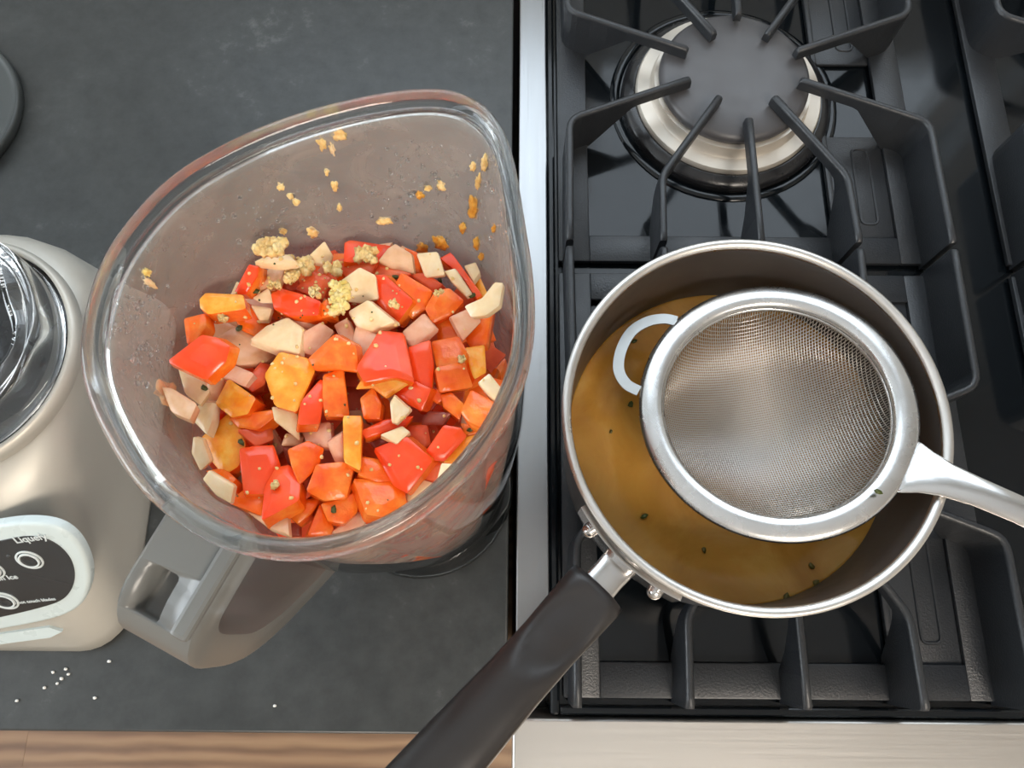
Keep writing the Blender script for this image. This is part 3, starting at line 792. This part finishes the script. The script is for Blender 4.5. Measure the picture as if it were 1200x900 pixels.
V = [
 # back row
 ('D', 0, [(389,305),(410,301),(440,307),(432,322),(406,324)], 'dull red pepper piece behind the white onion with black speck, at the back'),
 ('R', 1, [(405,284),(411,281),(459,288),(457,301),(440,308),(404,305)], 'rearmost red pepper strip touching the shiny back wall'),
 ('D', 0, [(425,320),(443,308),(481,320),(463,329),(440,331)], 'dull red pepper piece below the tan onion at the back'),
 ('O', 0, [(474,290),(489,296),(493,319),(482,322)], 'narrow amber pepper edge between tan onion and white onion square'),
 ('T', 2, [(444,305),(455,291),(463,286),(481,297),(484,319),(459,314)], 'tan translucent onion square at the back, left of the white square'),
 ('W', 3, [(488,297),(512,295),(520,321),(498,324)], 'white onion square at the back, right of the tan onion'),
 ('R', 2, [(516,303),(529,296),(564,344),(557,348),(544,328)], 'long narrow red pepper strip along the right back wall'),
 ('W', 3, [(521,318),(533,315),(551,342),(545,346),(529,330)], 'oblong cream onion strip lying along the long red strip'),
 ('W', 1, [(544,311),(557,307),(562,318),(554,328)], 'small white onion cube against the right wall, behind the red strip'),
 ('Y', 0, [(554,328),(561,321),(571,343),(563,349)], 'small amber pepper piece at the right wall under the small white cube'),
 ('D', 1, [(479,322),(498,319),(518,333),(506,342)], 'red pepper wedge just below the white onion square'),
 ('O', 2, [(464,333),(471,320),(506,341),(499,361),(482,373),(470,352)], 'orange and red pepper block right of the speckled red piece'),
 ('O', 3, [(499,361),(510,341),(526,338),(543,352),(529,368),(507,378)], 'rounded orange pepper cube topped with a garlic crumb'),
 ('R', 2, [(440,323),(451,323),(483,352),(464,378),(441,354)], 'salmon red pepper square right of the two white onions'),
 ('W', 3, [(400,329),(421,314),(439,323),(442,349),(422,354),(407,352)], 'white onion piece with a black speck, top of the white pair'),
 ('W', 4, [(409,365),(431,352),(462,377),(437,388),(418,381)], 'cream onion piece, lower of the white pair in the middle'),
 ('P', 2, [(471,389),(496,367),(510,384),(484,408)], 'pale pink onion square right of the middle, under the orange block'),
 ('P', 2, [(417,382),(432,386),(447,397),(433,419),(421,426),(412,402)], 'pale pink onion piece left of the big central red pepper'),
 ('P', 1, [(391,381),(406,373),(417,398),(414,408),(400,400)], 'pinkish onion strip under the garlic paste clump'),
 ('W', 4, [(545,358),(565,349),(579,331),(588,332),(584,357),(569,368),(552,370)], 'long white onion shard pointing up against the right wall'),
 ('P', 3, [(529,371),(549,362),(564,376),(543,398)], 'pink onion square below the long white shard'),
 ('O', 0, [(512,377),(529,373),(546,398),(530,410),(513,404)], 'orange pepper piece tucked under the pink onion square, left side'),
 ('O', 1, [(545,396),(569,369),(577,362),(570,402),(552,407)], 'orange pepper triangle at the right wall below the white shard'),
 # upper left
 ('R', 1, [(274,343),(291,310),(302,313),(301,324),(288,344)], 'upright red pepper slice at the upper left of the pile'),
 ('W', 0, [(270,345),(277,330),(284,333),(279,348)], 'small pale onion edge left of the upright red slice'),
 ('Y', 2, [(234,350),(241,343),(283,345),(286,361),(244,367),(235,360)], 'orange pepper bar lying flat at the upper left edge'),
 ('O', 1, [(215,373),(239,367),(241,380),(230,397),(219,402)], 'small orange pepper wedge left, above the large red diamond'),
 ('T', 2, [(297,339),(302,323),(319,312),(332,316),(325,333)], 'tan onion piece beside the upright red slice'),
 ('D', 1, [(322,334),(327,316),(341,311),(352,338),(336,342)], 'red pepper piece under the garlic clump, left part'),
 ('D', 1, [(347,338),(366,315),(388,326),(378,350)], 'red pepper piece under the garlic clump, right part'),
 ('W', 3, [(298,306),(317,296),(339,298),(346,306),(325,309)], 'long pale onion slice below the topmost garlic clump'),
 ('W', 2, [(363,299),(380,283),(389,299),(385,311),(370,308)], 'pointed cream onion shard standing at the back wall'),
 ('R', 4, [(318,344),(330,338),(352,344),(373,352),(371,368),(339,370),(321,361)], 'bright red curved pepper slice at the upper left centre'),
 ('O', 3, [(373,358),(382,350),(386,370),(376,372)], 'tiny orange pepper end between red slice and garlic paste'),
 ('W', 3, [(296,349),(314,338),(321,355),(306,355)], 'small white onion piece left of the curved red slice, upper'),
 ('W', 3, [(294,357),(318,361),(314,374),(304,374)], 'small cream onion piece left of the curved red slice, lower'),
 ('O', 2, [(277,375),(295,360),(315,378),(300,393),(284,386)], 'orange pepper cube under the two small white onion pieces'),
 ('D', 0, [(262,372),(282,362),(292,372),(280,385),(264,384)], 'dark red pepper bit below the flat orange bar'),
 ('T', 0, [(234,384),(252,372),(278,384),(268,402),(248,400)], 'brownish onion piece above the large red diamond'),
 ('T', 2, [(253,397),(278,382),(326,411),(310,423),(283,427),(263,421)], 'wide tan onion layer left of the cream onion'),
 ('W', 4, [(294,397),(312,382),(336,372),(354,384),(349,414),(324,409)], 'large cream onion petal in the upper left centre'),
 ('P', 2, [(353,391),(376,378),(390,388),(374,417),(350,411)], 'pink onion piece right of the large cream petal'),
 ('P', 1, [(340,373),(368,369),(370,384),(352,386)], 'pink onion layer under the curved red slice'),
 ('R', 4, [(197,423),(236,393),(253,396),(268,406),(263,424),(241,444)], 'large red pepper diamond at the far left edge'),
 ('P', 3, [(250,433),(263,423),(296,437),(285,452),(258,440)], 'light pink onion strip right of the large red diamond'),
 ('D', 1, [(285,450),(305,425),(318,428),(310,450),(296,458)], 'dark red pepper bit left of the yellow chunk'),
 ('W', 2, [(209,431),(238,444),(245,458),(234,473),(217,460)], 'white onion piece directly below the large red diamond'),
 ('T', 2, [(243,443),(261,439),(264,448),(255,468),(244,468)], 'small tan onion piece below the red diamond, with herb flecks'),
 ('W', 2, [(222,488),(234,472),(249,472),(247,492),(241,508)], 'white onion wedge at the left wall'),
 ('T', 1, [(189,453),(202,455),(229,472),(221,490),(200,481)], 'tan onion piece touching the left glass wall'),
 ('R', 1, [(247,474),(264,483),(255,496),(246,494)], 'small red pepper triangle beside the white wedge'),
 ('Y', 4, [(252,473),(267,444),(298,466),(289,484),(271,488)], 'yellow orange pepper square left of the yellow chunk'),
 ('O', 3, [(268,490),(296,483),(318,480),(319,489),(301,503),(279,500)], 'lens shaped orange pepper slice below the yellow orange square'),
 ('D', 2, [(279,503),(299,502),(317,491),(320,514),(300,522)], 'dark red pepper piece under the lens shaped slice'),
 ('Y', 4, [(311,439),(328,413),(359,420),(368,434),(360,453),(347,481),(323,474)], 'largest yellow pepper chunk with ragged flesh'),
 ('W', 3, [(319,477),(347,480),(351,516),(322,493)], 'cream onion wedge under the yellow chunk'),
 ('R', 4, [(353,470),(375,445),(382,448),(375,495),(350,496)], 'narrow red pepper triangle right of the yellow chunk'),
 ('O', 5, [(361,421),(392,392),(415,405),(419,436),(396,433),(370,434)], 'orange pepper roof shaped piece in the centre'),
 ('O', 3, [(379,440),(402,432),(409,487),(381,487),(377,467)], 'upright orange pepper block in the centre'),
 ('T', 1, [(335,508),(356,512),(352,522),(330,522)], 'tan onion crumb below the cream wedge'),
 ('P', 1, [(352,500),(386,494),(388,524),(360,520)], 'shaded pink onion piece under the upright orange block'),
 ('P', 2, [(383,520),(401,508),(404,541),(394,545)], 'pink onion slice left of the upright amber bar'),
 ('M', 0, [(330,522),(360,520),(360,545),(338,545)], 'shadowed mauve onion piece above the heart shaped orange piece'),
 # lower left
 ('Y', 3, [(236,513),(266,486),(278,496),(286,520),(278,545),(261,556),(241,530)], 'big amber pepper chunk at the lower left'),
 ('W', 2, [(226,513),(236,516),(245,541),(234,551),(224,531)], 'white onion sliver left of the big amber chunk'),
 ('W', 2, [(238,562),(245,552),(273,569),(269,589),(253,580)], 'cream onion sliver at the lower left wall'),
 ('O', 1, [(240,552),(262,548),(275,560),(268,570),(250,562)], 'orange pepper edge under the big amber chunk'),
 ('O', 2, [(267,590),(285,574),(310,577),(306,603)], 'orange pepper end below the red square at lower left'),
 ('T', 0, [(275,560),(290,545),(292,575),(276,580)], 'amber onion layer left of the red square'),
 ('R', 4, [(281,526),(300,523),(320,522),(328,546),(312,577),(286,577)], 'red pepper square at the lower left'),
 ('R', 5, [(310,570),(323,548),(338,545),(351,562),(349,585),(307,608)], 'red pepper petal with garlic bits, front lower left'),
 ('O', 4, [(338,527),(361,517),(379,526),(373,546),(351,567),(343,547)], 'heart shaped orange pepper piece'),
 ('O', 4, [(360,575),(371,545),(400,542),(414,547),(405,583),(380,586)], 'large orange pepper cube at the front'),
 ('D', 1, [(348,570),(366,548),(364,580),(352,590)], 'dark red pepper gap piece between petal and front cube'),
 ('O', 2, [(334,600),(352,586),(377,584),(364,602),(349,613)], 'orange pepper piece with browned edge below the red petal'),
 ('T', 1, [(288,601),(310,604),(335,601),(337,626),(316,619)], 'pale tan onion piece at the bottom rim'),
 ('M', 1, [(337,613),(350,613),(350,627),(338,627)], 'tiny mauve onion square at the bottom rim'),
 ('O', 3, [(361,627),(376,590),(391,618),(386,627)], 'orange pepper wedge at the bottom rim'),
 ('O', 3, [(377,590),(400,585),(420,574),(418,600),(403,613),(385,610)], 'orange pepper piece with one green fleck, front'),
 ('P', 1, [(390,622),(418,600),(430,602),(424,618),(400,626)], 'pale pink onion piece at the bottom rim, right of the wedge'),
 # lower right
 ('Y', 5, [(402,488),(424,488),(422,550),(403,540)], 'upright amber pepper bar in the lower centre'),
 ('O', 3, [(421,556),(425,535),(461,541),(462,562),(442,564)], 'flat orange pepper block right of the upright bar'),
 ('O', 4, [(415,561),(447,562),(470,561),(476,589),(448,604),(430,601)], 'orange pepper chunk with wavy top at the front rim'),
 ('R', 4, [(438,527),(475,512),(506,539),(477,577),(461,568)], 'smooth red pepper square in the lower right'),
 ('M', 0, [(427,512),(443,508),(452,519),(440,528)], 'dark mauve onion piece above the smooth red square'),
 ('W', 2, [(475,580),(490,561),(509,567),(478,590)], 'white onion piece under the smooth red square at the rim'),
 ('R', 4, [(500,528),(520,499),(539,502),(546,512),(521,540),(504,538)], 'red pepper piece at the right, above the amber strip'),
 ('Y', 2, [(520,540),(546,512),(562,508),(536,543)], 'amber pepper strip under the right red piece at the rim'),
 ('D', 2, [(493,560),(508,539),(518,543),(510,566)], 'dark red pepper piece between two red pieces at the right rim'),
 ('W', 1, [(511,566),(517,543),(533,544),(521,562)], 'pale onion piece at the right rim below the amber strip'),
 ('W', 4, [(446,509),(471,499),(480,506),(465,519)], 'cream onion leaf lying above the smooth red square'),
 ('W', 5, [(457,473),(462,465),(480,481),(465,496),(459,494)], 'white onion triangle below the central red pepper'),
 ('R', 2, [(424,504),(451,491),(484,487),(474,499),(430,513)], 'red pepper strip under the white triangle'),
 ('O', 3, [(422,467),(437,454),(446,473),(444,490),(426,490)], 'orange pepper block left of the white triangle'),
 ('R', 5, [(419,430),(445,388),(473,391),(485,447),(463,441),(428,446)], 'biggest red pepper piece, in the centre right'),
 ('Y', 4, [(418,456),(424,446),(462,441),(484,446),(453,467),(437,455)], 'orange flesh edge under the biggest red piece'),
 ('R', 3, [(460,460),(485,447),(504,456),(493,481),(479,474)], 'glossy red pepper piece below the biggest one'),
 ('R', 3, [(478,408),(504,399),(508,427),(505,465),(486,448)], 'tall red pepper strip right of the biggest red piece'),
 ('O', 4, [(511,431),(544,424),(554,453),(516,459)], 'square orange red pepper cube at the right'),
 ('O', 3, [(506,400),(537,394),(546,411),(541,427),(512,429)], 'orange pepper block with pink top above the square cube'),
 ('Y', 2, [(544,408),(568,404),(570,435),(556,443)], 'tall amber pepper piece along the right wall'),
 ('W', 3, [(562,448),(574,438),(590,458),(582,474)], 'white onion piece at the right wall under the tall amber piece'),
 ('O', 3, [(540,482),(552,457),(582,473),(570,502),(549,493)], 'large orange pepper piece at the right wall'),
 ('O', 3, [(517,463),(529,460),(543,473),(538,491),(520,477)], 'orange pepper wedge below the square cube'),
 ('O', 2, [(503,465),(513,455),(519,467),(512,473)], 'tiny orange pepper bit left of the orange wedge'),
 ('M', 1, [(495,490),(502,482),(527,484),(518,498),(494,498)], 'mauve onion piece in the gap below the orange wedge'),
 ('D', 0, [(478,500),(500,497),(504,520),(490,530),(478,514)], 'shaded red pepper piece with herbs right of the cream leaf'),
 ('O', 1, [(540,496),(556,498),(560,508),(546,512)], 'orange pepper scrap under the large piece at the right wall'),
]
for k, (kd, lay, pts, lab) in enumerate(V): piece(kd, lay, pts, lab)

# the mass below and behind the countable top layer: joined, nobody could count it
mass = bmesh.new()
def mass_piece(r, a, z, kind):
    s = random.uniform(.006, .0095); n = random.choice((4, 4, 5)); th = random.uniform(.004, .006)
    pts = []
    rot = Matrix.Rotation(random.random() * 6.28, 3, 'Z')
    tl = Matrix.Rotation(random.gauss(0, .45), 3, 'X')
    c = Vector((JC.x + r * math.cos(a), JC.y + r * math.sin(a), z))
    for k in range(n):
        b = 2 * math.pi * (k + random.uniform(-.2, .2)) / n
        pts.append(rot @ tl @ Vector((s * math.cos(b), s * math.sin(b), th / 2)))
    low = [p + rot @ tl @ Vector((0, 0, -th)) for p in pts]
    T = [mass.verts.new(clamp_in(c + p)) for p in pts]; B = [mass.verts.new(clamp_in(c + p * .92)) for p in low]
    fs = [mass.faces.new(T), mass.faces.new(B[::-1])] + [mass.faces.new((T[k], B[k], B[(k + 1) % n], T[(k + 1) % n])) for k in range(n)]
    for f in fs: f.material_index = kind
for k in range(680):
    z = random.uniform(.052, .1955); R = .0560 * (.82 + .18 * (z / .19))
    r = R * math.sqrt(random.uniform(.35, 1)) if z < .168 else R * math.sqrt(random.random())
    an = random.random() * 6.283
    if k > 560:                                         # heaped up against the far and left wall
        an = random.uniform(1.2, 4.0); r = .0540 * math.sqrt(random.uniform(.5, 1)); z = random.uniform(.186, .199)
    mass_piece(r, an, z, random.choice((0, 0, 0, 1, 1, 1, 2, 3, 4)))
core = bmesh.ops.create_cone(mass, cap_ends=True, segments=32, radius1=.036, radius2=.041, depth=.135)
for v in core['verts']: v.co += Vector((JC.x, JC.y, .110))
for f in {f for v in core['verts'] for f in v.link_faces}: f.material_index = 5
tag(obj('diced_vegetable_mass', mass, [M['red_dull'], M['orange'], M['onion_tan'], M['onion_pink'], M['red'], M['red_dull']], None, False),
    'deep mass of diced peppers and onions beneath the visible top layer in the jar', 'vegetables', None, 'stuff')

def surface(px, py, dflt=.2):
    """first vegetable surface met by the sight line of a photo pixel, starting below the rim"""
    r = ray(px, py).normalized(); o = at(px, py, .245)
    dgr = bpy.context.evaluated_depsgraph_get()
    for _ in range(8):
        ok, p, n, i, ob, mtx = SC.ray_cast(dgr, o, r)
        if not ok: break
        if ob.name.startswith(('pepper_piece', 'onion_piece', 'diced')): return p, n
        o = p + r * .0003
    return at(px, py, dflt), Vector((0, 0, 1))
bpy.context.view_layer.update()
# garlic clumps on the pile
for i, (px, py, wpx, hpx, lay, m, lab) in enumerate([
    (318, 290, 40, 22, 3, 'garlic', 'topmost minced garlic clump at the upper left of the pile'),
    (352, 312, 36, 24, 3, 'garlic', 'crumbly garlic clump on the red pieces near the pointed shard'),
    (342, 326, 16, 12, 4, 'garlic', 'small garlic lump at the lower left of the crumbly clump'),
    (391, 316, 20, 14, 3, 'garlic', 'garlic lump left of the white onion with black speck'),
    (370, 343, 12, 14, 6, 'garlic', 'single garlic bit on the curved red slice'),
    (398, 352, 22, 46, 5, 'garlic_green', 'yellow green garlic paste clump in the middle'),
    (430, 301, 26, 20, 3, 'garlic', 'garlic paste with herbs on the rearmost red strip'),
    (262, 372, 12, 14, 4, 'garlic', 'garlic bit below the flat orange bar'),
    (515, 345, 10, 6, 6, 'garlic', 'garlic crumb on the rounded orange cube'),
    (461, 357, 12, 8, 5, 'garlic', 'garlic crumb on the salmon red square'),
    (325, 568, 8, 9, 7, 'garlic', 'garlic bits on the red petal at the lower left'),
    (541, 422, 8, 7, 6, 'garlic', 'white garlic crumb above the square orange cube'),
    (323, 335, 14, 9, 6, 'garlic', 'garlic bit at the left tip of the curved red slice')]):
    z = zfit([(px - wpx * .35, py - hpx * .3), (px + wpx * .35, py)], pile_z(px, py)) + lay * .0021 + .001; p = at(px, py, z); k = (H - z) / F * 1.05
    q = surface(px, py, z)[0]
    if i > 1 and q.z > p.z - .006: p = q + Vector((0, 0, .0004))
    bm = bmesh.new(); n = max(5, int(wpx * hpx / 14))
    for q in range(n):
        ox, oy = random.uniform(-1, 1) * wpx * k * .42, random.uniform(-1, 1) * hpx * k * .42
        s = random.uniform(.0006, .0017) if n > 12 else random.uniform(.0005, .0011)
        res = bmesh.ops.create_icosphere(bm, subdivisions=2, radius=1); sd = random.random() * 50
        for v in res['verts']:
            d = 1 + .5 * noise.noise(v.co * 1.6 + Vector((sd, 0, 0))); v.co = v.co * (s * d) + Vector((ox, oy, random.uniform(0, .0018)))
    o = obj('garlic_clump', bm, M[m]); o.location = p; tag(o, lab, 'garlic', 'minced garlic on the diced vegetables')

# herb flecks on the pile
for px, py, lay, lab in [(299, 342, 5, 'dark green herb fleck beside the tan onion and small white piece'), (280, 386, 4, 'green herb leaf below the orange cube at upper left'),
                         (240, 455, 4, 'small herb fleck on the white onion below the red diamond'), (283, 519, 6, 'green herb bit beside the big amber chunk'),
                         (392, 598, 6, 'round green herb fleck on the front orange piece'), (552, 504, 5, 'green herb fleck near the right rim'),
                         (516, 330, 5, 'brown herb scrap under the oblong cream onion'), (554, 347, 6, 'black speck between red strip and white shard'),
                         (463, 325, 4, 'dark herb speck at the tip of the orange and red block'), (292, 607, 4, 'dark herb speck on the tan onion at the bottom rim')]:
    fleck(px, py, surface(px, py)[0].z + .0002, .0030, lab, 'herb', 'herb flecks on the diced vegetables')

# minced garlic specks and pepper dust sprinkled over everything
for nm, m, cnt, lab, s0, s1 in (('garlic_specks', 'garlic', 170, 'tiny specks of minced garlic sprinkled over the diced vegetables', .0003, .0009), ('herb_specks', 'herb', 30, 'tiny dark herb and pepper specks sprinkled over the diced vegetables', .0002, .0005)):
    bm = bmesh.new()
    for k in range(cnt):
        px, py = random.gauss(400, 90), random.gauss(430, 90)
        if nm == 'garlic_specks' and k % 3 == 0: px, py = random.gauss(370, 50), random.gauss(335, 30)
        p, nn = surface(px, py, 0)
        if p.z < .17: continue
        sc = random.uniform(s0, s1); res = bmesh.ops.create_icosphere(bm, subdivisions=1, radius=1)
        for v in res['verts']: v.co = p + v.co * (sc * random.uniform(.7, 1.2))
    tag(obj(nm, bm, M[m]), lab, 'specks', None, 'stuff')

# ------------------------------------------------------------------ blender base (left edge)
BT = .100
bb = tag(empty('food_blender', (0, 0, 0)), 'champagne silver blender base with an oval dark button panel, at the left edge', 'blender')
cxb, hwb = -.2745, .0655
def rrect(x0, x1, y0, y1, r, z, n=7):
    pts = []
    for (cx, cy, a0) in ((x1 - r, y1 - r, 0), (x0 + r, y1 - r, 90), (x0 + r, y0 + r, 180), (x1 - r, y0 + r, 270)):
        for k in range(n + 1):
            a = R_(a0 + 90 * k / n); pts.append(Vector((cx + r * math.cos(a), cy + r * math.sin(a), z)))
    return pts
yb = .195
secs = [(0, 0, -.0125, .024), (.004, .001, -.0150, .026), (.012, .0005, -.0120, .028), (.03, -.0012, .0004, .032), (.06, -.002, .0206, .040), (.080, -.0022, .0338, .046), (.090, -.0035, .0420, .050), (.096, -.0070, .0480, .052), (.0995, -.0130, .0550, .052), (BT, -.020, .0620, .050)]
rings = []
for z, dx, yf, r in secs:
    rings.append(rrect(cxb - hwb - dx, cxb + hwb + dx, yf, yb + dx * 1.1, r, z))
bm = bmesh.new(); loft(bm, rings); obj('housing', bm, M['body_silver'], bb)
SCN = at(-62, 412, BT + .006); scx, scy = SCN.x, SCN.y
bm = bmesh.new(); lathe(bm, [(.0600, BT - .001), (.0600, BT + .003), (.0585, BT + .006), (.0565, BT + .007), (.0560, BT + .0005)], 96, (scx, scy), cap0=False, cap1=False); obj('socket_ring', bm, M['body_silver'], bb)
bm = bmesh.new(); lathe(bm, [(.0562, BT + .0006), (.0555, BT + .0012), (.030, BT + .0014)], 64, (scx, scy)); obj('socket_floor', bm, M['socket_black'], bb)
bm = bmesh.new(); lathe(bm, [(.0190, BT + .001), (.0190, BT + .010), (.0165, BT + .0125), (.009, BT + .0130)], 8, (scx, scy)); obj('drive_coupling', bm, M['chrome'], bb, False)
# clear scalloped ring standing in the socket
cg = tag(empty('clear_ring', (scx, scy, BT)), 'clear ring with scalloped inside sitting on the silver blender base', 'ring')
bm = bmesh.new(); n = 96; rings = []
def cring(rf, z): return [Vector((rf(k) * math.cos(2 * math.pi * k / n), rf(k) * math.sin(2 * math.pi * k / n), z)) for k in range(n)]
ro = lambda d: (lambda k: .0545 + d)
ri = lambda d: (lambda k: .0440 + .0020 * math.cos(6 * 2 * math.pi * k / n + .6) + d)
rings = [cring(ro(-.002), .0016), cring(ro(0), .005), cring(ro(0), .026), cring(ro(-.0010), .0285), cring(ro(-.0025), .0290), cring(lambda k: .0500, .0262), cring(lambda k: .0478, .0262), cring(ri(.001), .0285), cring(ri(-.001), .0285), cring(ri(-.002), .027), cring(ri(-.001), .005), cring(ri(.001), .0016)]
loft(bm, rings, closed=True); obj('glass_ring', bm, M['glass'], cg)

# sloped control panel
s0, s1 = Vector((0, .0004, .03)), Vector((0, .0338, .080)); sl = (s1 - s0).normalized(); pn = Vector((1, 0, 0)).cross(sl).normalized()
if pn.z < 0: pn = -pn
pp = Vector((0, .0004, .03)) + pn * .0005
def PS(px, py, up=0): return on_plane(px, py, pp + pn * up, pn)
def ploft(name, outline, h0, h1, m, bev=.001):
    """plate standing on the sloped face: outline in face points"""
    bm = bmesh.new(); c = sum(outline, Vector()) / len(outline)
    rings = [[p + pn * (h0 - .002) for p in outline], [p + pn * (h1 - bev) for p in outline]] + [[c + (p - c) * (1 - bev / .03 * k) + pn * (h1 - bev * (1 - q)) for p in outline] for k, q in ((.12, .45), (.35, .80), (.7, .96), (1, 1))]
    loft(bm, rings); return obj(name, bm, M[m], bb, True, 40)
oval_o = [(110, 668), (105, 695), (90, 711), (60, 722), (0, 733), (-60, 742), (-110, 738), (-140, 712), (-140, 670), (-110, 638), (-60, 622), (0, 611), (30, 607), (65, 609), (88, 622), (102, 642)]
oval_i = [(92, 668), (88, 684), (78, 696), (58, 704), (0, 718), (-55, 727), (-95, 724), (-122, 704), (-122, 674), (-98, 650), (-55, 637), (0, 629), (32, 621), (58, 624), (76, 635), (88, 650)]
def closed_smooth(px):
    P = smooth_path([PS(*q) for q in px[-3:] + px + px[:3]], 6); k = 18; P = P[k:k + 6 * len(px)]
    for _ in range(14): P = [(P[i - 1] + P[i] * 2 + P[(i + 1) % len(P)]) / 4 for i in range(len(P))]
    return P
ov = closed_smooth(oval_o); oi_ = closed_smooth(oval_i)
ploft('bezel', ov, 0, .0030, 'bezel', .0016)
pan_o = ploft('button_panel', oi_, 0, .0034, 'panel', .0002)
ex = Vector((1, 0, 0)); ey = sl
def face_pt(p, x, y, h): return p + ex * x + ey * y + pn * h
for nm, px, py in (('button', 39, 649), ('button', -6, 661), ('button', 10, 697)):
    c = PS(px, py); q = PS(px + 16, py); rad = (q - c).length
    bm = bmesh.new()
    for r0, r1, hh in ((rad * .98, rad * .84, .0039), (rad * .74, rad * .62, .0045)):
        rr = [[face_pt(c, r * math.cos(t), r * math.sin(t), h) for t in [2 * math.pi * k / 40 for k in range(40)]] for r, h in ((r0, .003), (r0, hh), (r1, hh), (r1, .003))]
        loft(bm, rr, closed=True)
    b = obj('button', bm, M['ring_white'], bb)
    bm = bmesh.new(); rr = [[face_pt(c, r * math.cos(t), r * math.sin(t), h) for t in [2 * math.pi * k / 40 for k in range(40)]] for r, h in ((rad * .6, .003), (rad * .58, .0044), (rad * .4, .0042))]
    loft(bm, rr); obj('button_face', bm, M['panel'], b)
c = PS(15, 645); bm = bmesh.new(); rr = [[face_pt(c, .0012 * math.cos(t), .0012 * math.sin(t), h) for t in [2 * math.pi * k / 16 for k in range(16)]] for h in (.003, .0037)]; loft(bm, rr); obj('indicator_lamp', bm, M['lid'], bb)
def text(name, s, px, py, size, rot=0, align='CENTER', m='ring_white', up=.0036):
    cu = bpy.data.curves.new(name, 'FONT'); cu.body = s; cu.size = size; cu.extrude = .00012; cu.align_x = align; cu.offset = size * .012
    to = bpy.data.objects.new(name, cu); COL.objects.link(to); bpy.context.view_layer.update()
    me = bpy.data.meshes.new_from_object(to.evaluated_get(bpy.context.evaluated_depsgraph_get())); bpy.data.objects.remove(to)
    me.materials.clear(); me.materials.append(M[m])
    p = PS(px, py, up); rt = Matrix((ex, ey, pn)).transposed() @ Matrix.Rotation(R_(rot), 3, 'Z')
    me.transform(Matrix.Translation(p) @ rt.to_4x4())
    o = bpy.data.objects.new(name, me); COL.objects.link(o); o.parent = bb; return o
text('lettering', 'Liquefy', 38, 634, .0057, 12)
text('lettering', 'Crush Ice', 2, 680, .0046, 10)
text('lettering', 'Blend', -14, 645, .0046, 10)
text('lettering', 'Sharp blades. Do not touch blades', 66, 703, .0030, 10, 'RIGHT')
# pale badge strip low on the front, its raised letters too blurred to read
s2 = Vector((0, -.0120, .012)); n2 = pn
bd = [at(q[0], q[1], .014) for q in ((-80, 760), (0, 748), (60, 738), (78, 742), (66, 750), (0, 760), (-80, 772))]
bd = [on_plane(q[0], q[1], Vector((0, -.0108, .0135)), pn) for q in ((-80, 752), (0, 741), (58, 733), (74, 738), (60, 745), (0, 753), (-80, 764))]
bm = bmesh.new(); loft(bm, [[p - pn * .004 for p in bd], [p + pn * .0012 for p in bd]]); obj('badge', bm, M['bezel'], bb, False)

# dark round lid at the left edge
LC = at(-94, 130, .007)
ld = tag(empty('round_lid', (LC.x, LC.y, 0)), 'dark grey round lid with a raised edge on the counter, top left', 'lid')
bm = bmesh.new(); lathe(bm, [(.064, 0), (.0655, .001), (.0660, .0055), (.0652, .0075), (.0638, .0080), (.0625, .0068), (.060, .0058), (.02, .006)], 96); obj('shell', bm, M['lid'], ld)

# crumbs on the counter
for i, (px, py) in enumerate([(20, 821), (62, 788), (72, 795), (80, 790), (67, 801), (52, 806), (322, 827), (128, 775), (77, 784), (111, 818)]):
    labs = ['white crumb alone on the counter near the left end of its front edge', 'white crumb below the blender base, upper left of a scatter', 'white crumb in the middle of the scatter below the blender base',
            'white crumb at the right of the scatter below the blender base', 'white crumb lowest in the scatter below the blender base', 'white crumb lower left of the scatter below the blender base',
            'tan crumb on the counter near the front edge, below the jar handle', 'white crumb just below the tip of the jar handle', 'topmost white crumb of the scatter below the blender base', 'faint white crumb between the scatter and the counter front edge']
    o = lump('crumb', .0011, .0009, .0006, M['crumb'], i, 1, .4); o.location = at(px, py, .0005); tag(o, labs[i], 'crumb', 'crumbs on the black counter')
